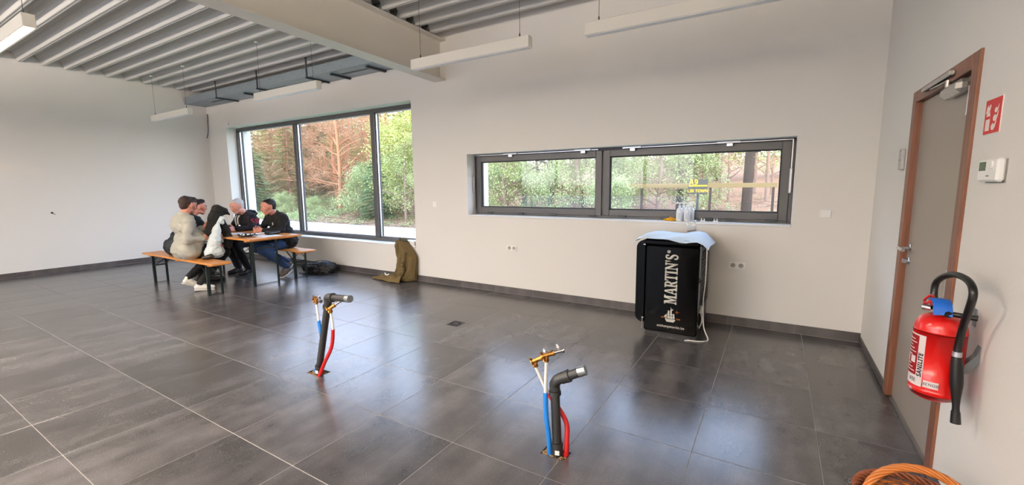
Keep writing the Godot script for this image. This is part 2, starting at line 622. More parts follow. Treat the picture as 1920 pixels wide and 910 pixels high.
func shell() -> void:
	# floor: a grout bed with every tile in view standing on it
	var fl := structure("floor", bx(Vector3(XL - 0.3, -0.25, -0.5), Vector3(0.3, -0.014, ZB + 0.3)), mats.grout, "floor of large dark slate-look square tiles with pale thin joints")
	var holes := [[-3.87, 2.895, -3.71, 3.003], [-1.768, 2.903, -1.623, 2.992], [-3.69, 1.342, -3.54, 1.497]]
	var shared := {}
	var st0 := S()
	var X0 := -4.054
	var Z0 := 3.7577
	var j := 7
	while Z0 - j * TILE > -TILE: j += 1
	for i in range(-13, 8):
		for jj in range(-3, 8):
			var r := [maxf(X0 + i * TILE + 0.0016, XL), maxf(Z0 - jj * TILE + 0.0016, 0.0), minf(X0 + (i + 1) * TILE - 0.0016, 0.0), minf(Z0 - (jj - 1) * TILE - 0.0016, 5.55)]
			if r[2] - r[0] < 0.01 or r[3] - r[1] < 0.01: continue
			var rects := [r]
			for h in holes:
				var nx := []
				for q in rects: nx.append_array(cut(q, h))
				rects = nx
			var c := Vector3((r[0] + r[2]) * 0.5, 0, (r[1] + r[3]) * 0.5)
			var key := "%.3f %.3f %d" % [r[2] - r[0], r[3] - r[1], 1 if rects.size() == 1 else i * 100 + jj + 5000]
			if not shared.has(key):
				var st := S()
				for q in rects: span(st, Vector3(q[0], -0.0125, q[1]) - c, Vector3(q[2], 0, q[3]) - c, 0.0012 if rects.size() == 1 else 0.0)
				shared[key] = done(st)
			part("tile", shared[key], mats["slate_tile_%d" % posmod(i * 7 + jj * 5 + i * jj, 9)], fl, c)
	st0 = S()
	var gr := [[XL, 0.0, 0.0, 5.55]]
	for h in holes:
		var nx := []
		for q in gr: nx.append_array(cut(q, h))
		gr = nx
	for q in gr: span(st0, Vector3(q[0], -0.013, q[1]), Vector3(q[2], -0.0012, q[3]))
	part("joints", done(st0), mats.grout, fl)
	part("tile_field", bx(Vector3(XL, -0.012, 5.553), Vector3(0, 0, ZB)), mats.slate_tile_4, fl).set_meta("kind", "stuff")
	# walls
	var pl: Material = mats.plaster
	var st := S()
	var top := 3.25
	span(st, Vector3(XL, -0.2, -0.5), Vector3(-10.904, top, 0))
	span(st, Vector3(-10.904, -0.2, -0.5), Vector3(-5.518, 0.525, 0))
	span(st, Vector3(-10.904, 2.756, -0.5), Vector3(-5.518, top, 0))
	span(st, Vector3(-5.518, -0.2, -0.5), Vector3(-4.491, top, 0))
	span(st, Vector3(-4.491, -0.2, -0.5), Vector3(-0.604, 1.045, 0))
	span(st, Vector3(-4.491, 1.913, -0.5), Vector3(-0.604, top, 0))
	span(st, Vector3(-0.604, -0.2, -0.5), Vector3(0, top, 0))
	span(st, Vector3(XL, top, -0.5), Vector3(0, 3.95, -0.012))
	structure("wall_north", done(st), pl, "long warm-white plastered wall holding both grey windows")
	st = S()
	span(st, Vector3(XL - 0.4, -0.2, -0.5), Vector3(XL, 3.32, ZB + 0.3))
	span(st, Vector3(XL - 0.4, 3.32, -0.5), Vector3(XL - 0.012, 4.15, ZB + 0.3))
	structure("wall_west", done(st), pl, "plain white end wall behind the beer table")
	st = S()
	span(st, Vector3(0, -0.2, -0.5), Vector3(0.3, 4.15, 1.13))
	span(st, Vector3(0, 2.03, 1.13), Vector3(0.3, 4.15, 2.18))
	span(st, Vector3(0, -0.2, 2.18), Vector3(0.3, 4.15, ZB + 0.3))
	span(st, Vector3(0.32, -0.2, 0.9), Vector3(0.42, 2.4, 2.4))
	structure("wall_east", done(st), pl, "white wall with the brown-framed door and red extinguisher")
	structure("wall_east_wing", bx(Vector3(0.45, -0.2, -0.5), Vector3(14, 4.2, 32)), pl, "next wing of the building beyond the door")
	st = S()
	span(st, Vector3(XL - 0.4, -0.2, ZB), Vector3(-9.5, 4.15, ZB + 0.3))
	span(st, Vector3(-9.5, -0.2, ZB), Vector3(-3.0, 0.1, ZB + 0.3))
	span(st, Vector3(-9.5, 2.8, ZB), Vector3(-3.0, 4.15, ZB + 0.3))
	span(st, Vector3(-3.0, -0.2, ZB), Vector3(0.3, 4.15, ZB + 0.3))
	structure("wall_south", done(st), pl, "white back wall behind the viewer")
	# skirting tiles
	var skn := structure("baseboard_north", bx(Vector3(XL, 0, 0.0), Vector3(0, 0.088, 0.006)), mats.grout, "dark tiled skirting along the window wall")
	var x := -0.513
	var xs := [0.0]
	while x > XL:
		xs.append(x)
		x -= 0.59
	xs.append(XL)
	for i in xs.size() - 1:
		if xs[i] - xs[i + 1] > 0.02: part("skirting_tile", bx(Vector3(xs[i + 1] + 0.0015, 0.004, 0.0), Vector3(xs[i] - 0.0015, 0.09, 0.011), 0.0015), mats.skirting_tile, skn)
	var skw := structure("baseboard_west", bx(Vector3(XL, 0, 0.0), Vector3(XL + 0.006, 0.088, 9.5)), mats.grout, "dark tiled skirting along the white end wall")
	var z := 0.012
	while z < 4.8:
		part("skirting_tile", bx(Vector3(XL, 0.004, z + 0.0015), Vector3(XL + 0.011, 0.09, z + 0.5885), 0.0015), mats.skirting_tile, skw)
		z += 0.59
	var ske := structure("baseboard_east", bx(Vector3(-0.006, 0, 0.012), Vector3(0, 0.062, 1.10)), mats.grout, "dark tiled skirting between the corner and the door")
	for q in [[0.013, 0.50], [0.503, 1.098]]: part("skirting_tile", bx(Vector3(-0.011, 0.004, q[0]), Vector3(0, 0.063, q[1]), 0.0015), mats.skirting_tile, ske)
	var sk2 := structure("baseboard_east_hall", bx(Vector3(-0.006, 0, 2.215), Vector3(0, 0.062, ZB)), mats.grout, "dark tiled skirting beside the wicker basket")
	z = 2.216
	while z < 4.6:
		part("skirting_tile", bx(Vector3(-0.011, 0.004, z), Vector3(0, 0.063, z + 0.587), 0.0015), mats.skirting_tile, sk2)
		z += 0.59

func pane_glass(p: Node3D, a: Vector3, b: Vector3, called := "glass_pane") -> void:   # one thin sheet
	var st := S()
	if absf(a.x - b.x) > 0.1:
		face(st, [Vector3(a.x, a.y, a.z), Vector3(b.x, a.y, a.z), Vector3(b.x, b.y, a.z), Vector3(a.x, b.y, a.z)], Vector3.BACK)
	else:
		face(st, [Vector3(a.x, a.y, a.z), Vector3(a.x, a.y, b.z), Vector3(a.x, b.y, b.z), Vector3(a.x, b.y, a.z)], Vector3.RIGHT)
	wpart(called, done(st), mats.window_glass, p)

func frame_ring(st: SurfaceTool, x0: float, x1: float, y0: float, y1: float, w: float, z0: float, z1: float, bev := 0.004) -> void:
	span(st, Vector3(x0, y0, z0), Vector3(x0 + w, y1, z1), bev)
	span(st, Vector3(x1 - w, y0, z0), Vector3(x1, y1, z1), bev)
	span(st, Vector3(x0 + w, y0, z0), Vector3(x1 - w, y0 + w, z1), bev)
	span(st, Vector3(x0 + w, y1 - w, z0), Vector3(x1 - w, y1, z1), bev)

func openings() -> void:
	var gr: Material = mats.frame_grey
	# window_1: three tall fixed panes
	var st := S()
	frame_ring(st, -10.904, -5.518, 0.55, 2.756, 0.06, -0.32, -0.2)
	var w1 := structure("window_1", done(st), gr, "large grey three-pane window behind the beer table")
	wpart("sill", bx(Vector3(-10.9, 0.525, -0.32), Vector3(-5.52, 0.552, 0.012), 0.003), mats.white_paint, w1)
	for x in [-8.79, -6.61]:
		wpart("mullion", bx(Vector3(x - 0.045, 0.61, -0.32), Vector3(x + 0.045, 2.696, -0.2), 0.004), gr, w1)
	var xs := [-10.844, -8.835, -8.745, -6.655, -6.565, -5.578]
	for i in 3:
		var a: float = xs[i * 2]
		var b: float = xs[i * 2 + 1]
		st = S()
		frame_ring(st, a, b, 0.61, 2.696, 0.014, -0.285, -0.262, 0.0)
		wpart("gasket", done(st), mats.gasket, w1)
		st = S()
		frame_ring(st, a, b, 0.61, 2.696, 0.02, -0.262, -0.235, 0.0)
		wpart("glazing_bead", done(st), mats.aluminium, w1)
		pane_glass(w1, Vector3(a, 0.61, -0.274), Vector3(b, 2.696, -0.274))
	st = S()
	span(st, Vector3(-10.904, 0.55, -0.5), Vector3(-10.89, 2.756, -0.32))
	span(st, Vector3(-5.53, 0.55, -0.5), Vector3(-5.518, 2.756, -0.32))
	span(st, Vector3(-10.89, 0.535, -0.52), Vector3(-5.53, 0.55, -0.32))
	wpart("outer_reveal", done(st), mats.white_paint, w1)
	# window_2: two bottom-hung sashes with opening gear
	st = S()
	frame_ring(st, -4.491, -0.604, 1.066, 1.913, 0.035, -0.28, -0.19)
	span(st, Vector3(-2.60, 1.101, -0.28), Vector3(-2.535, 1.878, -0.195), 0.003)
	var w2 := structure("window_2", done(st), gr, "low wide grey window of two bottom-hung sashes")
	wpart("sill", bx(Vector3(-4.489, 1.045, -0.28), Vector3(-0.606, 1.068, 0.012), 0.003), mats.white_paint, w2)
	for q in [[-4.456, -2.578], [-2.556, -0.639]]:
		st = S()
		frame_ring(st, q[0], q[1], 1.094, 1.886, 0.078, -0.25, -0.172)
		var sash := wpart("sash", done(st), gr, w2)
		st = S()
		frame_ring(st, q[0] + 0.078, q[1] - 0.078, 1.172, 1.808, 0.012, -0.215, -0.195, 0.0)
		wpart("gasket", done(st), mats.gasket, sash)
		pane_glass(sash, Vector3(q[0] + 0.078, 1.172, -0.206), Vector3(q[1] - 0.078, 1.808, -0.206))
	st = S()
	span(st, Vector3(-4.491, 1.066, -0.5), Vector3(-4.475, 1.913, -0.28))
	span(st, Vector3(-0.62, 1.066, -0.5), Vector3(-0.604, 1.913, -0.28))
	span(st, Vector3(-4.475, 1.05, -0.52), Vector3(-0.62, 1.066, -0.28))
	wpart("outer_reveal", done(st), mats.white_paint, w2)
	for q in [[-4.47, -2.62, -4.475], [-2.30, -0.63, -0.632]]:      # opening gear: rod along the top, rod down the side, lever
		st = S()
		bar(st, Vector3(q[0], 1.897, -0.155), Vector3(q[1], 1.897, -0.155), 0.012, 0.012, Vector3.UP, 0.002)
		bar(st, Vector3(q[2], 1.897, -0.155), Vector3(q[2], 1.15 if q[0] < -4 else 1.56, -0.155), 0.012, 0.012, Vector3.UP, 0.002)
		wpart("opening_rod", done(st), mats.aluminium, w2)
		st = S()
		bar(st, Vector3(q[2], 1.62, -0.135), Vector3(q[2], 1.37, -0.135), 0.026, 0.026, Vector3.UP, 0.008)
		wpart("lever_handle", done(st), mats.aluminium, w2)
	for x in [-3.87, -2.82, -2.21, -1.20]:
		st = S()
		bar(st, Vector3(x - 0.11, 1.899, -0.145), Vector3(x + 0.11, 1.899, -0.145), 0.022, 0.022, Vector3.UP, 0.004)
		span(st, Vector3(x - 0.02, 1.855, -0.17), Vector3(x + 0.045, 1.892, -0.125), 0.006)
		wpart("scissor_stay", done(st), mats.aluminium, w2)
	for x in [-4.22, -3.72, -3.22, -2.69, -2.31, -1.82, -1.36, -1.15, -0.78]:
		wpart("hinge", bx(Vector3(x - 0.045, 1.085, -0.18), Vector3(x + 0.045, 1.105, -0.15), 0.004), mats.rail_grey, w2)

	# window_3: glazed front behind the viewer
	st = S()
	frame_ring(st, -9.5, -3.0, 0.1, 2.8, 0.06, ZB + 0.08, ZB + 0.18)
	for x in [-7.9, -6.25, -4.6]: span(st, Vector3(x - 0.04, 0.16, ZB + 0.08), Vector3(x + 0.04, 2.74, ZB + 0.18))
	var w3 := structure("window_3", done(st), gr, "grey glazed front of the hall behind the viewer")
	pane_glass(w3, Vector3(-9.44, 0.16, ZB + 0.13), Vector3(-3.06, 2.74, ZB + 0.13))

func ry(z: float) -> float: return SLOPE * z

func roof() -> void:
	# trapezoidal steel deck: every rib a sheet of its own, running along the window wall
	var ceil_ := structure("ceiling", bx(Vector3(XL - 0.4, -0.0, -0.5), Vector3(0.3, 0.14, ZB + 0.3)), mats.deck_white, "white trapezoidal steel deck under the roof")
	ceil_.position = Vector3(0, 3.525 + 0.15, 0)
	ceil_.rotation.x = -atan(SLOPE)
	var pitch := 0.281
	# profile across z: y 0 is the rib's lower face, 0.14 its crown
	var prof := [Vector2(0.0, 0.14), Vector2(0.045, 0.14), Vector2(0.055, 0.13), Vector2(0.065, 0.14), Vector2(0.118, 0.14), Vector2(0.135, 0.085), Vector2(0.142, 0.083), Vector2(0.170, 0.006), Vector2(0.176, 0.0), Vector2(0.186, 0.0), Vector2(0.191, 0.005), Vector2(0.197, 0.005), Vector2(0.202, 0.0), Vector2(0.214, 0.0), Vector2(0.220, 0.006), Vector2(0.246, 0.083), Vector2(0.253, 0.085), Vector2(0.281, 0.14)]
	var meshes := []
	for bay in [[XL, -5.0], [-4.87, 0.0]]:
		var st := S()
		for i in prof.size() - 1:
			var a: Vector2 = prof[i]
			var b: Vector2 = prof[i + 1]
			var x0: float = bay[0]
			var x1: float = bay[1]
			face(st, [Vector3(x0, a.y, a.x), Vector3(x1, a.y, a.x), Vector3(x1, b.y, b.x), Vector3(x0, b.y, b.x)], Vector3(0, -(b.x - a.x), b.y - a.y))
			face(st, [Vector3(x0, a.y + 0.004, a.x), Vector3(x1, a.y + 0.004, a.x), Vector3(x1, b.y + 0.004, b.x), Vector3(x0, b.y + 0.004, b.x)], -Vector3(0, -(b.x - a.x), b.y - a.y))
		meshes.append(done(st))
	for k in range(0, 34):
		var z := 0.03 + k * pitch
		if z + pitch > ZB: break
		for m in meshes: part("deck_rib", m, mats.deck_white, ceil_, Vector3(0, -0.15, z))
	# rolled steel beam carrying it
	var st := S()
	var h := 0.55
	var w := 0.1065
	var p := [Vector2(-w, 0), Vector2(w, 0), Vector2(w, 0.017), Vector2(0.022, 0.017), Vector2(0.010, 0.022), Vector2(0.0055, 0.036), Vector2(0.0055, h - 0.036), Vector2(0.010, h - 0.022), Vector2(0.022, h - 0.017), Vector2(w, h - 0.017), Vector2(w, h), Vector2(-w, h), Vector2(-w, h - 0.017), Vector2(-0.022, h - 0.017), Vector2(-0.010, h - 0.022), Vector2(-0.0055, h - 0.036), Vector2(-0.0055, 0.036), Vector2(-0.010, 0.022), Vector2(-0.022, 0.017), Vector2(-w, 0.017)]
	prism(st, p, ZB, Transform3D(Basis(), Vector3(0, 0, ZB / 2)))
	var bm := structure("ceiling_beam", done(st), mats.beam_white, "deep white steel I-beam crossing under the ceiling deck")
	bm.position = Vector3(-4.934, 2.952, -0.01)
	bm.rotation.x = -atan(SLOPE)

func lamp_row(called_at: Array, lit: bool, labels: Array, both := false) -> void:
	var L := 1.48
	for i in called_at.size():
		var p: Vector3 = called_at[i]
		var o := thing("pendant_lamp", labels[i], "lamp", p, "linear pendant lamps behind the viewer" if both else "")
		var st := S()
		box(st, Vector3(L / 2, 0.054, 0), Vector3(L, 0.102, 0.078), 0.003)
		part("housing", done(st), mats.lamp_body, o)
		part("diffuser", bx(Vector3(0.012, -0.003, -0.030), Vector3(L - 0.012, 0.004, 0.030), 0.001), mats.lamp_lit if lit else mats.lamp_off, o)
		for x in [0.115, L - 0.115]:
			var top := 3.53 + ry(p.z) - p.y
			st = S()
			tube(st, [Vector3(x, 0.105, 0), Vector3(x, top, 0)], 0.0022, 5)
			part("suspension_wire", done(st), mats.rail_grey, o)
			st = S()
			lathe(st, [Vector2(0, 0.104), Vector2(0.006, 0.104), Vector2(0.007, 0.135), Vector2(0.003, 0.15), Vector2(0, 0.15)], 8, Transform3D(Basis(), Vector3(x, 0, 0)))
			part("wire_grip", done(st), mats.rail_grey, o)
			st = S()
			lathe(st, [Vector2(0, top - 0.018), Vector2(0.026, top - 0.016), Vector2(0.028, top), Vector2(0, top)], 12, Transform3D(Basis(), Vector3(x, 0, 0)))
			part("ceiling_cup", done(st), mats.white_paint, o)
		if lit:
			var al := AreaLight3D.new()
			al.name = "lamp_light"
			al.area_size = Vector2(L - 0.04, 0.06)
			al.light_color = Color(1.0, 0.93, 0.86)
			al.light_energy = LAMP
			al.shadow_enabled = true
			al.area_range = 30.0
			al.position = Vector3(L / 2, -0.008, 0)
			al.rotation.x = -PI / 2
			o.add_child(al)
			if both:
				part("upper_diffuser", bx(Vector3(0.012, 0.104, -0.030), Vector3(L - 0.012, 0.108, 0.030), 0.001), mats.lamp_lit, o)
				var au: AreaLight3D = al.duplicate()
				au.name = "lamp_up_light"
				au.light_energy = LAMP_UP
				au.position = Vector3(L / 2, 0.112, 0)
				au.rotation.x = PI / 2
				o.add_child(au)

const LAMP := 6.8
const LAMP_UP := 105.0

func lamps() -> void:
	mat("lamp_body", Color(0.93, 0.915, 0.875), 0.45)
	mat("lamp_off", Color(0.90, 0.90, 0.92), 0.35)
	var e := mat("lamp_lit", Color(0.95, 0.92, 0.88), 0.4)
	e.emission_enabled = true
	e.emission = Color(1.0, 0.9, 0.78)
	e.emission_energy_multiplier = 3.0
	var z := 1.25
	lamp_row([Vector3(-2.232, 2.742, z), Vector3(-4.26, 2.745, z), Vector3(-7.40, 2.745, z), Vector3(-10.95, 2.745, z)], false, [
		"unlit white linear pendant lamp nearest the door, over the fridge",
		"unlit white linear pendant lamp beside the end of the steel beam",
		"unlit white linear pendant lamp in front of the metal duct and big window",
		"small-looking unlit white linear pendant lamp by the far room corner"])
	lamp_row([Vector3(-7.33, 2.742, 3.85)], true, ["brightly glowing white linear pendant lamp at the top left"])
	lamp_row([Vector3(-10.95, 2.742, 3.85)], false, ["unlit white linear pendant lamp left of the glowing one, just outside the picture"])
	lamp_row([Vector3(-4.26, 2.742, 3.85)], true, ["white linear pendant lamp overhead beside the steel beam"])
	lamp_row([Vector3(-2.23, 2.742, 3.85)], false, ["unlit white linear pendant lamp overhead nearest the door wall"])
	lamp_row([Vector3(-10.95, 2.742, 8.1), Vector3(-7.33, 2.742, 8.1), Vector3(-4.26, 2.742, 8.1), Vector3(-2.23, 2.742, 8.1)], true, ["white linear pendant lamp in the row behind the viewer", "white linear pendant lamp in the row behind the viewer", "white linear pendant lamp in the row behind the viewer", "white linear pendant lamp in the row behind the viewer"], true)

func duct() -> void:
	var o := thing("ventilation_duct", "flat galvanised ventilation duct along the top of the window wall", "duct", Vector3(-8.5, 3.25, 0.21))
	var x0 := XL + 0.005
	var x1 := -5.25
	var st := S()
	span(st, Vector3(x0, 3.252, 0.004), Vector3(x1, 3.40, 0.42), 0.004)
	wpart("duct_body", done(st), mats.galvanised, o)
	for x in [-10.28, -8.82, -7.37]:
		st = S()
		span(st, Vector3(x - 0.018, 3.238, 0.42), Vector3(x + 0.018, 3.56, 0.428))
		wpart("hanger_strap", done(st), mats.rail_grey, o)
		st = S()
		bar(st, Vector3(x, 3.238, 0.44), Vector3(x, 3.238, 0.01), 0.03, 0.022)
		wpart("cross_rail", done(st), mats.rail_grey, o)
	for x in [-9.39, -6.85, -6.03]:
		st = S()
		bar(st, Vector3(x, 3.236, 0.36), Vector3(x + 0.02, 3.236, 0.01), 0.042, 0.03)
		wpart("cross_rail", done(st), mats.rail_grey, o)
	for x in [-10.6, -8.55, -6.45]:
		for dz in [0.0, 0.035]:
			wpart("slot_outlet", bx(Vector3(x - 0.3, 3.249, 0.20 + dz), Vector3(x + 0.3, 3.2535, 0.215 + dz)), mats.dark_plastic, o)

# ---------------------------------------------------------------- outside
func ground_at(x: float, z: float) -> float:
	var d := maxf(0.0, -7.6 - z)
	return -0.16 + d * 0.10 + 0.10 * sin(x * 0.7 + z * 0.4) * minf(1.0, d * 0.25) + 0.05 * sin(x * 2.3 - z) * minf(1.0, d * 0.3)

func strip(x0: float, x1: float, z0: float, z1: float, nx: int, nz: int) -> ArrayMesh:
	var st := S()
	for i in nx:
		for j in nz:
			var q := []
			for k in [[0, 0], [1, 0], [1, 1], [0, 1]]:
				var x := lerpf(x0, x1, float(i + k[0]) / nx)
				var z := lerpf(z0, z1, float(j + k[1]) / nz)
				q.append(Vector3(x, ground_at(x, z), z))
			face(st, q, Vector3.UP, 1)
	return done(st)

func leaf_cluster(n: int, spread: float, size: float, flat: float) -> ArrayMesh:
	var st := S()
	for i in n:
		var p := Vector3(rng.randfn(), rng.randfn() * flat, rng.randfn()) * spread * 0.55
		var d := Vector3(rng.randfn(), rng.randfn() * 0.6, rng.randfn()).normalized()
		var s := d.cross(Vector3(rng.randfn(), rng.randfn() + 1.0, rng.randfn())).normalized()
		var l := size * rng.randf_range(0.7, 1.3)
		st.set_smooth_group(-1)
		var a := p - d * l * 0.5
		var b := p + d * l * 0.5
		var up := d.cross(s) * l * 0.12
		for v in [a, p + s * l * 0.32 + up, b, a, b, p - s * l * 0.32 + up]: st.add_vertex(v)
	return done(st)

func needle_spray(n: int, size: float) -> ArrayMesh:
	var st := S()
	for i in n:
		var t := float(i) / n
		var p := Vector3(t * size, -t * t * size * 0.25, 0)
		for sg in [-1.0, 1.0]:
			var l := size * (0.42 - 0.28 * t)
			var e := p + Vector3(l * 0.55, -l * 0.28 + rng.randf_range(-0.03, 0.03), sg * l)
			st.set_smooth_group(-1)
			for v in [p, p + Vector3(size * 0.13, 0.01, 0), e]: st.add_vertex(v)
	return done(st)

func grow(st: SurfaceTool, p: Vector3, d: Vector3, len: float, r: float, lvl: int, o: Dictionary, tips: Array) -> void:
	var seg := 4 if lvl < 2 else 2
	var pts := [p]
	var rad := [r]
	var q := p
	var dir := d
	for i in seg:
		dir = (dir + Vector3(rng.randfn(), rng.randfn(), rng.randfn()) * o.bend * (0.5 if lvl == 0 else 1.0) + Vector3.UP * o.lift * (0.0 if lvl == 0 else 1.0)).normalized()
		q += dir * len / seg
		pts.append(q)
		rad.append(r * lerpf(1.0, o.taper, float(i + 1) / seg))
	tube(st, pts, rad, 7 if lvl == 0 else 4 if lvl == 1 else 3, false)
	if lvl >= o.levels:
		tips.append([q, dir])
		tips.append([pts[seg / 2], dir])
		return
	var n: int = o.count[lvl]
	for i in n:
		var t := rng.randf_range(o.start if lvl == 0 else 0.2, 1.0)
		var f := t * seg
		var k := mini(int(f), seg - 1)
		var at: Vector3 = pts[k].lerp(pts[k + 1], f - k)
		var ax := Vector3(rng.randfn(), rng.randfn(), rng.randfn()).normalized()
		var side := dir.cross(ax).normalized()
		var nd: Vector3 = (dir * float(o.along) + side).normalized()
		var nl: float = len * o.ratio[lvl] * rng.randf_range(0.7, 1.2) * (1.15 - 0.6 * t if lvl == 0 else 1.0)
		grow(st, at, nd, nl, maxf(rad[k] * 0.45, 0.006), lvl + 1, o, tips)

func foliage(parent: Node3D, mesh: Mesh, m: Material, places: Array, tint: Array) -> void:
	var mm := MultiMesh.new()
	mm.transform_format = MultiMesh.TRANSFORM_3D
	mm.use_colors = true
	mm.mesh = mesh
	mm.instance_count = places.size()
	for i in places.size():
		mm.set_instance_transform(i, places[i])
		mm.set_instance_color(i, (tint[0] as Color).lerp(tint[1], rng.randf()))
	var o := MultiMeshInstance3D.new()
	o.name = "foliage"
	o.multimesh = mm
	o.material_override = m
	o.set_meta("kind", "stuff")
	parent.add_child(o, true)

func leaf_mat(key: String, c: Color) -> StandardMaterial3D:
	var m := mat(key, c, 0.7)
	m.vertex_color_use_as_albedo = true
	m.backlight_enabled = true
	m.backlight = Color(0.35, 0.38, 0.2)
	m.cull_mode = BaseMaterial3D.CULL_DISABLED
	return m

func broadleaf(called: String, o: Dictionary, h: float, r: float, bark: Material, leaf: Mesh, lm: Material, tint: Array, per_tip: int, sc: float) -> Node3D:
	var t := Node3D.new()
	t.name = called
	var st := S()
	var tips := []
	grow(st, Vector3(0, -0.3, 0), Vector3.UP, h, r, 0, o, tips)
	part("trunk", done(st), bark, t)
	var places := []
	for tp in tips:
		for k in per_tip:
			var b := Basis.from_euler(Vector3(rng.randf_range(-0.6, 0.6), rng.randf() * TAU, rng.randf_range(-0.6, 0.6))).scaled(Vector3.ONE * sc * rng.randf_range(0.7, 1.3))
			places.append(Transform3D(b, tp[0] + Vector3(rng.randfn(), rng.randfn() * 0.7, rng.randfn()) * 0.14 * sc))
	foliage(t, leaf, lm, places, tint)
	return t

func conifer(called: String, h: float, w: float, bark: Material, lm: Material, tint: Array) -> Node3D:
	var t := Node3D.new()
	t.name = called
	var st := S()
	tube(st, [Vector3(0, -0.3, 0), Vector3(0, h * 0.5, 0), Vector3(0.05, h, 0)], [0.13, 0.08, 0.01], 7, false)
	var places := []
	var y := 0.25
	while y < h:
		var reach := w * (1.0 - y / h) + 0.12
		var n := 9
		for k in n:
			var a := TAU * k / n + y * 3.0 + rng.randf() * 0.5
			var l := reach * rng.randf_range(0.75, 1.1)
			var d := Vector3(cos(a), -0.22, sin(a))
			tube(st, [Vector3(0, y, 0), Vector3(0, y, 0) + d * l], [0.018, 0.005], 3, false)
			var s := 0.18
			while s < l:
				var b := Basis.from_euler(Vector3(rng.randf_range(-0.4, 0.4), -a + rng.randf_range(-0.7, 0.7), rng.randf_range(-0.35, 0.1))).scaled(Vector3.ONE * rng.randf_range(0.8, 1.25))
				places.append(Transform3D(b, Vector3(0, y, 0) + d * s))
				s += 0.2
		y += 0.26
	part("trunk", done(st), bark, t)
	foliage(t, needle_spray(9, 0.42), lm, places, tint)
	return t

func plant(proto: Node3D, p: Vector3, sc: float, label: String, group := "") -> void:
	var o: Node3D = proto.duplicate()
	o.name = numbered(proto.name)
	add_child(o, true)
	p.y = ground_at(p.x, p.z)
	o.position = p
	o.rotation.y = rng.randf() * TAU
	o.scale = Vector3.ONE * sc
	tag(o, label, "shrub" if proto.name.contains("shrub") else "tree", group)

